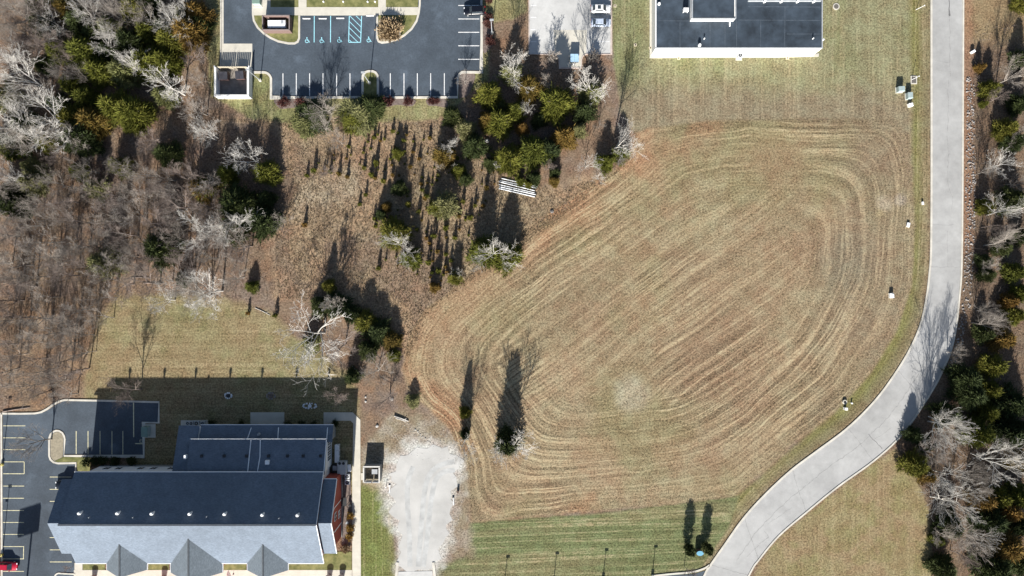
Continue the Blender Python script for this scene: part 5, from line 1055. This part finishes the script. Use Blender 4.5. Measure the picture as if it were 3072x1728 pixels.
# dumpster enclosure of the upper left lot
x0, x1 = P(655, 0).x, P(757, 0).x; y0, y1 = P(0, 297).y, P(0, 207).y
t_, ax, ay = enclosure('dumpster_enclosure', 'white walled dumpster enclosure at the lower left of the upper left lot', 'enclosure', x0, y0, x1, y1, 2.0, .35, WHITE, 'n', cap=WHITE)
for s in (-1, 1):
    for k in range(8):
        x = s*(.25+k*(ax-.6)/8); part(MB().box(x-.17, ay-.12, .15, x+.17, ay-.04, 1.9), 'gate_board', WOODM, t_)
    part(MB().box(s*ax-.12, ay-.2, 0, s*ax+.12, ay+.05, 2.1), 'gate_post', WHITE_M, t_)
struct('concrete_pad', MB().box(x0+.3, y0+.3, -.1, x1-.3, y1, .045), mat('stained_concrete', (.22, .20, .18), .9, .3, .8))
def dumpster(label, loc, rz, w, d, h, m, lm, lid=True):
    mb = MB(); mb.add([(-w/2, -d/2*.8, .12), (w/2, -d/2*.8, .12), (w/2, d/2, .12), (-w/2, d/2, .12), (-w/2, -d/2, h), (w/2, -d/2, h), (w/2, d/2, h*1.12), (-w/2, d/2, h*1.12)], [[3, 2, 1, 0], [0, 1, 5, 4], [1, 2, 6, 5], [2, 3, 7, 6], [3, 0, 4, 7], [4, 5, 6, 7]])
    t_ = thing('dumpster', label, 'dumpster', loc, rz); part(mb, 'bin', m, t_)
    for s in (-1, 1):
        q = MB(); q.add([(s*.02, -d/2-.05, h+.03), (s*w/2, -d/2-.05, h+.03), (s*w/2, d/2, h*1.12+.03), (s*.02, d/2, h*1.12+.03), (s*.02, -d/2-.05, h+.08), (s*w/2, -d/2-.05, h+.08), (s*w/2, d/2, h*1.12+.08), (s*.02, d/2, h*1.12+.08)], [[0, 1, 2, 3], [4, 7, 6, 5], [0, 4, 5, 1], [1, 5, 6, 2], [2, 6, 7, 3], [3, 7, 4, 0]]); part(q, 'lid', lm, t_)
        part(MB().box(s*(w/2+.06)-.06, -.12, .6, s*(w/2+.06)+.06, .12, .8), 'lift_pocket', m, t_)
        for e in (-1, 1): part(MB().cyl((s*w*.38, e*d*.3), .07, 0, .13, 8), 'caster', DARKM, t_)
    return t_
BINB = mat('bin_brown', (.10, .06, .055), .6, .25, 2); LIDD = mat('lid_dark', (.045, .045, .055), .5, .2, 2); LIDB = mat('lid_blue', (.28, .42, .56), .45, .12, 1.0)
dumpster('brown dumpster with dark lid, left one in the white enclosure', P(*ZA(350, 1055))+Vector((0, 0, .045)), 0, 1.9, 1.7, 1.3, BINB, LIDD)
dumpster('brown dumpster, right one in the white enclosure', P(*ZA(570, 1045))+Vector((0, 0, .045)), .05, 1.8, 1.7, 1.3, BINB, LIDD)
dumpster('blue lidded dumpster at the bottom of the pale lot', P(*ZC(1005, 815))+Vector((0, 0, .02)), 0, 1.85, 1.6, 1.35, mat('bin_navy', (.05, .08, .11), .6, .2, 2), LIDB)
for i, x in enumerate((920, 995)):
    simple('bollard', ['white bollard left behind the blue dumpster', 'white bollard right behind the blue dumpster'][i], 'bollard', [('post', MB().cyl((0, 0), .08, 0, .95, 10).cyl((0, 0), .08, .95, 1.0, 10, .03), WHITE_M), ('foot', MB().cyl((0, 0), .14, 0, .04, 10), CONC)], P(*ZC(x, 888))+Vector((0, 0, .02)), 0, 'bollards behind the blue dumpster')
# brick enclosure with the white unit
x0, x1 = P(797, 0).x, P(878, 0).x; y0, y1 = P(0, 101).y, P(0, 57).y
t_, ax, ay = enclosure('brick_enclosure', 'brown brick enclosure round a white unit on the left island', 'enclosure', x0, y0, x1, y1, 2.05, .14, BRICK, cap=mat('coping_pale', (.22, .18, .17), .9, .1, 2))
gu = thing('generator', 'white boxy generator inside the brick enclosure', 'generator', P(*ZA(1040, 325), 1.6)*Vector((1, 1, 0)) if False else (P(*ZA(1040, 325), 1.6).x, P(*ZA(1040, 325), 1.6).y, .1))
part(MB().box(-1.95, -.85, 0, 1.95, .85, 1.5).box(-1.85, -.75, 1.5, 1.85, .75, 1.62), 'housing', WHITE_M, gu); part(MB().cyl((1.25, .25), .33, 1.62, 1.68, 14), 'exhaust_grille', GREYM, gu); part(MB().box(-2.0, -.9, -.05, 2.0, .9, .1), 'base_frame', DARKM, gu)
for x in (-.8, .35): part(MB().box(x-.35, -.88, .4, x+.35, -.84, 1.2), 'louvre', DARKM, gu)
# transformer at the top left plaza
simple('transformer', 'green cabinet on the plaza at the top of the upper left lot', 'transformer', [('pad', MB().box(-1.0, -.95, 0, 1.0, .95, .1), CONC), ('cabinet', MB().box(-.8, -.6, .1, .8, .7, 1.3), GREENBOX), ('lid', MB().box(-.84, -.64, 1.3, .84, .74, 1.38), GREENBOX), ('door', MB().box(-.74, -.64, .2, .74, -.601, 1.2), GREYBLUE)], P(775, 10)+Vector((0, 0, .12)))
# transformer and stop at the lower left lot
simple('transformer', 'green cabinet on a concrete pad beside the lower left lot', 'transformer', [('pad', MB().box(-1.4, -1.5, 0, 1.4, 1.5, .1), CONC), ('cabinet', MB().box(-1.0, -1.0, .1, .3, 1.1, 1.4), GREENBOX), ('lid', MB().box(-1.05, -1.05, 1.4, .35, 1.15, 1.47), GREENBOX), ('door', MB().box(.301, -.9, .2, .34, 1.0, 1.3), GREYBLUE)], P(*Z1(2030, 645)))
# trash enclosure beside the gravel
x0, x1 = P(1096, 0).x, P(1145, 0).x; y0, y1 = P(0, 1441).y, P(0, 1391).y
t_, ax, ay = enclosure('trash_enclosure', 'small grey walled trash enclosure between the walk and the gravel drive', 'enclosure', x0, y0, x1, y1, 2.2, .2, mat('grey_block', (.30, .29, .27), .9, .12, 2, .2), 's', cap=mat('pale_cap', (.55, .54, .51), .8, .08, 2))
for s in (-1, 1):
    for k in range(6):
        x = s*(.12+k*(ax-.25)/6+.1); part(MB().box(x-.13, -ay+.0, .12, x+.13, -ay+.07, 2.0), 'gate_board', WHITE_M, t_)
simple('wheeled_bin', 'dark wheeled bin inside the small trash enclosure', 'bin', [('bin', MB().box(-.6, -.5, .1, .6, .5, 1.2), DARKM), ('lid', MB().box(-.63, -.53, 1.2, .63, .53, 1.27), GREYM), ('wheel', MB().tube((-.6, .4, .12), (.6, .4, .12), .12, 10), DARKM)], ((x0+x1)/2+.5, (y0+y1)/2+.4, 0))
# units and meters at the long building
for i, zx in enumerate((300, 350, 425, 510)):
    q = P(*Z3(zx, 325), .7); ac_unit(['grey air conditioner, leftmost of four behind the wing', 'grey air conditioner, second of four behind the wing', 'grey air conditioner, third of four behind the wing', 'dark grey air conditioner, rightmost of four behind the wing'][i], (q.x, q.y, .06), .9 if i != 2 else 1.15, .9, 0, 'air conditioners behind the wing')
struct('concrete_pad', MB().slab(gp(Z3, [(200, 285), (580, 280), (580, 375), (200, 375)]), -.1, .06), CONC)
for i, zy in enumerate((665, 745, 830)):
    q = P(*Z3(2400, zy), .5); simple('condenser', ['white condenser box, uppermost of three at the east wall of the wing', 'white condenser box, middle of three at the east wall of the wing', 'white condenser box, lowest of three at the east wall of the wing'][i], 'air conditioner', [('casing', MB().box(-.45, -.65, 0, .45, .65, .95), WHITE_M), ('grille', MB().box(.451, -.5, .12, .48, .5, .85), GREYM), ('lid', MB().box(-.48, -.68, .95, .48, .68, 1.0), WHITE_M)], (q.x, q.y, 0), 0, 'condensers at the wing')
q = P(*Z3(2465, 950), 1.0); simple('heat_pump', 'grey cabinet with two fans at the corner of the red bay', 'air conditioner', [('casing', MB().box(-.95, -1.4, 0, .95, 1.4, 1.5), mat('ac_grey', (.42, .44, .45))), ('fan', MB().cyl((-.42, 1.05), .32, 1.5, 1.54, 14), DARKM), ('fan', MB().cyl((.42, 1.05), .32, 1.5, 1.54, 14), DARKM)], (q.x, q.y, 0))
q = P(*Z3(2370, 960), .6); simple('utility_cabinet', 'black cabinet beside the grey two fan cabinet', 'cabinet', [('casing', MB().box(-.7, -.9, 0, .7, .9, 1.2), DARKM), ('lid', MB().box(-.4, -.3, 1.2, .5, .7, 1.3), GREYM)], (q.x, q.y, 0))
for i, zy in enumerate((1075, 1155)):
    q = P(*Z3(2540, zy), .6); ac_unit(['pale square air conditioner above the other one right of the red bay', 'pale square air conditioner below the other one right of the red bay'][i], (q.x, q.y, 0), 1.1, .9, 0, 'air conditioners right of the red bay', WHITE_M)
q = P(*Z3(2565, 960), .5); simple('pad_box', 'white flat box beside the walk near the red bay', 'box', [('box', MB().box(-.35, -.75, 0, .35, .75, .5), WHITE_M), ('lid', MB().box(-.38, -.78, .5, .38, .78, .56), WHITE_M)], (q.x, q.y, 0), .1)
struct('planting_bed', MB().slab(gp(Z6, [(130, -60), (240, -60), (255, 330), (320, 360), (325, 700), (300, 930), (240, 960), (225, 1080), (140, 1120), (120, 1000)]), -.1, .05), BEDM)
# chairs at the red gable
def chair(label, loc, rz, m):
    t_ = thing('garden_chair', label, 'chair', loc, rz, 'chairs at the red gable')
    part(MB().box(-.28, -.28, .40, .28, .28, .46), 'seat', m, t_); part(MB().box(-.28, .22, .46, .28, .28, 1.0), 'backrest', m, t_)
    for x in (-.24, .24):
        for y in (-.24, .24): part(MB().box(x-.03, y-.03, 0, x+.03, y+.03, .40), 'leg', m, t_)
chair('dark garden chair beside the arch of the red gable', P(*Z6(240, 445))+Vector((0, 0, .05)), .5, DARKM)
chair('pale garden chair between the golden shrubs at the red gable', P(*Z6(205, 690))+Vector((0, 0, .05)), 1.2, GREYM)
simple('door_canopy', 'small black canopy on posts at the red gable door', 'canopy', [('roof', MB().box(-.6, -.9, 2.3, .6, .9, 2.42), DARKM)]+[('post', MB().box(x-.04, y-.04, 0, x+.04, y+.04, 2.3), DARKM) for x in (-.5, .5) for y in (-.8, .8)], (P(*Z6(150, 400), 2.3).x, P(*Z6(150, 400), 2.3).y, .05))
# things under the front eaves
for i, (zx, zy) in enumerate(((1305, 1385), (2265, 1395))):
    simple('planter', ['tall taupe planter in front of the long building, left one', 'tall taupe planter in front of the long building, second from the left'][i], 'planter', [('pot', MB().cyl((0, 0), .5, 0, 1.0, 14, .7), mat('taupe_pot', (.25, .19, .18), .8, .1, 2)), ('soil', MB().cyl((0, 0), .6, 1.0, 1.03, 14), MULCH)], P(*Z2(zx, zy+45))+Vector((0, 0, .06)), 0, 'planters in front of the long building')
for i, zx in enumerate((2290, 2465)):
    simple('planter', ['dark grey planter at the lower right corner of the long building, left one', 'dark grey planter at the lower right corner of the long building, right one'][i], 'planter', [('pot', MB().cyl((0, 0), .5, 0, 1.0, 14, .75), mat('grey_pot', (.16, .15, .155), .8, .1, 2)), ('soil', MB().cyl((0, 0), .62, 1.0, 1.03, 14), MULCH)], P(*Z4(zx, 1440))+Vector((0, 0, .06)), 0, 'planters in front of the long building')
fl = thing('feather_flag', 'white and blue feather flag between the middle and right front gables', 'flag', P(*Z4(940, 1415))+Vector((0, 0, .06)))
part(MB().cyl((0, 0), .025, 0, 2.8, 8), 'pole', WHITE_M, fl); part(MB().add([(0, 0, 2.75), (-.35, .5, 2.7), (-.5, 1.2, 2.3), (-.45, 1.6, 1.6), (0, .1, 1.2), (.02, .02, 2.75), (-.33, .52, 2.7), (-.48, 1.22, 2.3), (-.43, 1.62, 1.6), (.02, .12, 1.2)], [[0, 1, 2, 3, 4], [9, 8, 7, 6, 5]]+[[i, 5+i, 5+(i+1) % 5, (i+1) % 5] for i in range(5)]), 'sail', WHITE_M, fl); part(MB().box(-.12, -.12, 0, .12, .12, .1), 'foot', DARKM, fl)
# ---------------------------------------------------------------- light poles
def pole(label, px, py, h, base_=True, arm=0, z=.05, two=False, rz=0):
    t_ = thing('light_pole', label, 'light pole', P(px, py)+Vector((0, 0, z)), rz, 'light poles of the lots')
    part(MB().cyl((0, 0), .10, 0, h, 10, .06), 'pole', GREYM, t_)
    if base_: part(MB().cyl((0, 0), .32, 0, .55, 14), 'base', CONC if base_ is True else base_, t_)
    hd = part(MB().box(-.25, -.18, h-.05, .55, .18, h+.12), 'lamp_head', GREYM, t_); part(MB().box(-.1, -.13, h-.07, .45, .13, h-.05), 'lens', mat('lamp_glass', (.7, .72, .75)), hd)
    if two: part(MB().box(-.55, -.18, h-1.6, .1, .18, h-1.45), 'lamp_head', GREYM, t_)
    return t_
pole('slim light pole on the grass beside the dumpster enclosure', *ZA(822, 1095), 7.6)
pole('slim light pole in the lawn island between the lower bays', *ZB(268, 1130), 7.4, z=.10)
pole('slim light pole in the bed along the right kerb of the upper left lot', *ZB(1930, 455), 7.6)
YB = mat('yellow_base', (.50, .42, .13), .7, .15, 2)
pole('light pole with yellow base at the upper left edge of the lower left lot', *Z1(38, 1100), 7.2, YB)
pole('light pole with yellow base beside the red car', *Z2(35, 1120), 7.4, YB, two=True)
for i, px in enumerate((1513, 1661, 1809, 1957)):
    pole(f'short lamp post at the bottom edge of the lawn, {["first", "second", "third", "fourth"][i]} from the left', px, 1727+(3-i)*10, 3.1, True)
# small lawn lights on the grass between the walks at the top
for i, (x, y) in enumerate(((973, 9), (1032, 9), (1105, 9), (1127, 9))):
    simple('garden_light', f'small white garden light on the grass at the top, {["first", "second", "third", "fourth"][i]} from the left', 'lamp', [('post', MB().cyl((0, 0), .04, 0, .7, 8), WHITE_M), ('lamp_cap', MB().cyl((0, 0), .2, .7, .85, 10, .1), WHITE_M)], P(x, y)+Vector((0, 0, .09)), 0, 'garden lights at the top')
# tall sign standing below the frame, its shadow falls on the lower left lot
q = P(88, 1560); sx0, sy0 = q.x-.206*12.6, q.y-2.04*12.6
sg = thing('pole_sign', 'tall pole sign whose blocky shadow falls on the lower left lot', 'sign', (sx0, sy0, 0), R(18))
part(MB().cyl((.9, 0), .2, -.1, 11.4, 12), 'pole', GREYM, sg)
part(MB().box(-2.4, -.35, 11.2, 2.4, .35, 14.0), 'cabinet', WHITE_M, sg); part(MB().box(-2.25, -.38, 11.35, 2.25, -.351, 13.85), 'face', mat('sign_face', (.6, .62, .65), .3, .1, .5), sg)
part(MB().box(.5, -.4, -.05, 1.3, .4, .4), 'footing', CONC, sg)

# ---------------------------------------------------------------- pipes, boxes and odd things on the grass
PIPE = mat('pipe_pale', (.60, .62, .64), .45, .12, .8)
a0, a1 = M2(480, 1290), M2(835, 1370)
pdir = (P(*a1)-P(*a0)); plen = pdir.length; ang = math.atan2(pdir.y, pdir.x)
nrm = Vector((-math.sin(ang), math.cos(ang), 0)); mid = (P(*a0)+P(*a1))/2
for k in range(6):
    off = (k-2.5)*.46+random.uniform(-.05, .05); r = random.uniform(.10, .14)
    t_ = thing('pipe', f'long pale pipe in the pile below the grove, {["lowest", "second lowest", "third lowest", "third topmost", "second topmost", "topmost"][k]} of six', 'pipe', mid+nrm*off+Vector((math.cos(ang), math.sin(ang), 0))*random.uniform(-.3, .3), ang+random.uniform(-.025, .025), 'pipes of the pile')
    part(MB().tube((-plen/2, 0, r+.02), (plen/2, 0, r+.02), r, 10), 'barrel', PIPE if k not in (4,) else GREYM, t_); part(MB().tube((-plen/2-.004, 0, r+.02), (-plen/2+.25, 0, r+.02), r*1.18, 10), 'collar', GREYM, t_); part(MB().tube((plen/2-.2, 0, r+.02), (plen/2+.004, 0, r+.02), r*1.1, 10), 'end_cap', DARKM, t_)
def cabinet(label, zm, x, y, w, d, h, m, rz=0, name='utility_box', cat='utility box'):
    px, py = zm(x, y); q = P(px, py, h*.6)
    return simple(name, label, cat, [('pad', MB().box(-w*.6, -d*.6, -.05, w*.6, d*.6, .08), CONC), ('cabinet', MB().box(-w/2, -d/2, .08, w/2, d/2, h*.9), m), ('lid', MB().add([(-w/2-.03, -d/2-.03, h*.9), (w/2+.03, -d/2-.03, h*.9), (w/2+.03, d/2+.03, h*.9), (-w/2-.03, d/2+.03, h*.9), (-w/2+.05, -d/2+.1, h), (w/2-.05, -d/2+.1, h), (w/2-.05, d/2, h), (-w/2+.05, d/2, h)], [[3, 2, 1, 0], [0, 1, 5, 4], [1, 2, 6, 5], [2, 3, 7, 6], [3, 0, 4, 7], [4, 5, 6, 7]]), m), ('door', MB().box(-w*.42, -d/2-.03, .15, w*.42, -d/2-.001, h*.82), m)], (q.x, q.y, 0), rz)
cabinet('grey green transformer box on bare soil at the right of the top lawn', ZE, 733, 970, 1.35, 1.1, 1.25, GREYBLUE, .05)
cabinet('grey green transformer box beside the road, right of the other one', ZE, 828, 1040, 1.05, 1.3, 1.2, GREYBLUE, .05)
cabinet('white ribbed pedestal below the two grey green boxes', ZE, 840, 1140, .8, .7, .9, WHITE_M, .2)
cabinet('small white pedestal at the leafy edge beyond the road', ZE, 1520, 560, .7, .5, .8, WHITE_M, .6)
cabinet('white pedestal in the rough grass near the road, middle of the field edge', M3, 362, 795, .6, .9, .35, WHITE_M, -.2)
cabinet('tiny white marker box close to the road kerb', M3, 488, 607, .35, .6, .4, WHITE_M, .1)
cabinet('white box in front of a post at the right of the field', M3, 218, 1410, .8, 1.0, .7, WHITE_M, .05)
cabinet('white pedestal with a grey collar in the lower right of the field', zoom(2450, 1100, 7.245), 635, 915, .6, .5, .9, WHITE_M)
cabinet('tiny white marker near the pedestal in the lower right of the field', zoom(2450, 1100, 7.245), 765, 795, .3, .25, .5, WHITE_M)
cabinet('brown box on a post base at the right rim of the gravel drive', Z6, 1757, 262, .45, .5, .7, RUST)
def post(label, px, py, h, m, r=.06, name='post', lean=(0, 0), cap=True):
    t_ = thing(name, label, 'post', P(px, py))
    part(MB().tube((0, 0, -.05), (lean[0], lean[1], h), r, 8, r*.9), 'shaft', m, t_)
    if cap: part(MB().box(lean[0]-.1, lean[1]-.1, h, lean[0]+.1, lean[1]+.1, h+.08), 'cap', m, t_)
    return t_
post('thin dark post above the white box at the right of the field', *M3(205, 1395), 1.3, DARKM)
post('pale thin marker post at the top of the right lawn', *ZE(898, 105), 1.6, WHITE_M, .05, lean=(.9, .25))
post('thin marker post at the drain inlet beside the road', *ZE(848, 868), 2.0, WHITE_M, .05, lean=(.5, .2))
simple('drain_inlet', 'square grated drain inlet in a stone ring beside the road', 'drain', [('frame', MB().box(-.7, -.9, 0, .7, .9, .12), KERB), ('grate', MB().box(-.5, -.7, .12, .5, .7, .14), mat('iron_lid', (.12, .11, .10)))], P(*ZE(872, 870)))
t_ = simple('concrete_block', 'dark holed concrete block beside the white pedestal in the lower right field', 'block', [('ring', MB().cyl((0, 0), .5, -.02, .35, 10), CONC), ('hole', MB().cyl((0, 0), .3, .35, .37, 10), DARKM)], P(*zoom(2450, 1100, 7.245)(600, 765)))
for i, (zx, zy, zx2, zy2, lb_) in enumerate(((793, 170, 797, 270, 'white pole lying at the left rim of the gravel drive'), (1692, 335, 1702, 450, 'white pole lying at the right rim of the gravel drive'))):
    a_, b_ = P(*Z6(zx, zy)), P(*Z6(zx2, zy2)); L_ = (b_-a_).length; t_ = thing('sign_post', lb_, 'post', (a_+b_)/2, math.atan2((b_-a_).y, (b_-a_).x))
    part(MB().tube((-L_/2, 0, .09), (L_/2, 0, .09), .09, 8), 'shaft', WHITE_M, t_); part(MB().box(-L_/2-.05, -.22, .0, -L_/2+.12, .22, .2), 'foot', DARKM if i else WHITE_M, t_)
post('small stake at the left of the gravel drive', *Z6(748, 188), .7, WHITE_M, .05)
# blue topped drum between the columnar evergreens
q = P(*Z8(640, 1110)); dr = thing('garden_tub', 'round brown tub with bright blue top between two columnar evergreens', 'tub', q+Vector((0, -.1, 0))); dr.scale = (.8, .55, .8)
part(MB().cyl((0, 0), .95, -.05, 1.7, 20, 1.0), 'tub', RUST, dr); part(MB().cyl((0, 0), 1.04, 1.7, 1.8, 20), 'rim', RUST, dr); part(MB().cyl((0, 0), .97, 1.8, 1.84, 20), 'cover', BLUE, dr)
# stone circles and soil heaps on the back lawn
def ring_of_stones(label, zm, x, y, rx, ry, n_, m, fill=None):
    q = P(*zm(x, y)); t_ = thing('stone_ring', label, 'stones', q)
    for k in range(n_):
        a = k*2*math.pi/n_+random.uniform(-.2, .2); s = random.uniform(.16, .28)
        part(MB().add([(rx*math.cos(a)+s*cx, ry*math.sin(a)+s*cy, s*cz*.7+.05) for cx, cy, cz in ((1, 0, 0), (.3, .9, 0), (-.8, .6, 0), (-.8, -.6, 0), (.3, -.9, 0), (0.1, 0, 1))], [[0, 1, 5], [1, 2, 5], [2, 3, 5], [3, 4, 5], [4, 0, 5], [4, 3, 2, 1, 0]]), 'stone', m, t_)
    if fill: part(MB().cyl((0, 0), min(rx, ry)*.75, -.02, .07, 14), 'ash', fill, t_)
ring_of_stones('white stone fire ring in the building shadow on the back lawn', Z7, 1120, 868, .75, .6, 11, mat('white_stone', (.62, .64, .66), .8, .1, 2), DARKM)
ring_of_stones('grey stone patch right of the white fire ring', Z7, 1450, 870, .9, .7, 12, mat('dull_stone', (.22, .20, .19), .9, .2, 2), MULCH)
ring_of_stones('oval bed of white stones above the patio', Z7, 1750, 947, 1.5, .55, 16, mat('white_stone', (.62, .64, .66)), mat('white_stone', (.62, .64, .66)))
rk = mat('pale_rock', (.40, .39, .37), .9, .2, 2)
def rock(label, zm, x, y, s, m=ROCKM):
    q = P(*zm(x, y)); bm_ = bmesh.new(); bmesh.ops.create_icosphere(bm_, subdivisions=2, radius=s)
    for v in bm_.verts: v.co *= random.uniform(.82, 1.12); v.co.z *= .6
    me_ = bpy.data.meshes.new('rock'); bm_.to_mesh(me_); bm_.free(); me_.materials.append(m)
    o = bpy.data.objects.new('rock', me_); C.objects.link(o); o.location = (q.x, q.y, s*.25); tag(o, label, 'rock')
rock('white rock at the foot of a post between the back lawn and the field', Z5, 1022, 215, .38, rk); rock('pale rock, upper one of two left of the brush', Z5, 665, 185, .22, rk); rock('pale rock, lower one of two left of the brush', Z5, 665, 245, .26, rk)
rock('flat grey stone at the upper left edge of the field', M1, 1342, 808, .4); rock('pale rock in the rough ground above the trash enclosure', Z5, 820, 580, .35, rk)
rock('white stone in the grove near the pale feathery cedar', M1, 873, 295, .5, rk)
for i in range(6):
    rock(f'white stone in the row above the gravel, {["first", "second", "third", "fourth", "fifth", "sixth"][i]} from the left', Z5, 1340+i*34, 640+i*28+random.uniform(-14, 14), random.uniform(.13, .22), rk)
# fallen logs
def log(label, zm, x0, y0, x1, y1, r, m):
    a_, b_ = P(*zm(x0, y0)), P(*zm(x1, y1)); L_ = (b_-a_).length; t_ = thing('fallen_log', label, 'log', (a_+b_)/2, math.atan2((b_-a_).y, (b_-a_).x))
    part(MB().tube((-L_/2, 0, r), (0, .05, r), r, 8, r*.85), 'stem', m, t_); part(MB().tube((0, .05, r), (L_/2, -.05, r*.8), r*.85, 8, r*.6), 'stem', m, t_); part(MB().tube((L_*.2, 0, r), (L_*.32, L_*.12, r*2), r*.4, 6, r*.2), 'branch_stub', m, t_)
log('long thin log in the brush above the gravel', Z5, 1055, 440, 1250, 510, .18, BK_W); log('shorter log below the long thin one', Z5, 1075, 470, 1220, 520, .14, BK_W)
log('pale fallen trunk at the wood edge above the lower left lot', Z1, 40, 385, 410, 322, .14, BK_B); log('fallen stem on the litter behind the back lawn, lower one', ZG, 1250, 1303, 1430, 1303, .10, BK_B); log('fallen stem on the litter behind the back lawn, upper one', ZG, 1140, 1255, 1310, 1255, .09, BK_B)
log('pale stick at the upper edge of the back lawn', Z7, 1330, 190, 1445, 245, .08, BK_W); log('pale fallen branch at the lower clump right of the back lawn', Z7, 2080, 645, 2180, 720, .12, BK_W)

# labels that still coincide are told apart by their order in the photo
ORD = ['leftmost', 'second', 'third', 'fourth', 'fifth', 'sixth', 'seventh', 'eighth', 'ninth', 'tenth', 'eleventh', 'twelfth', 'thirteenth', 'fourteenth', 'fifteenth', 'sixteenth', 'seventeenth', 'eighteenth', 'nineteenth', 'twentieth']
same = {}
for o in C.objects:
    if o.parent is None and o.get('label'): same.setdefault(o['label'], []).append(o)
for lab, os_ in same.items():
    if 1 < len(os_) <= 20:
        os_.sort(key=lambda o: o.location.x)
        for i, o in enumerate(os_): o['label'] = lab+', '+('leftmost' if i == 0 else 'rightmost' if i == len(os_)-1 else ORD[i]+' from left')
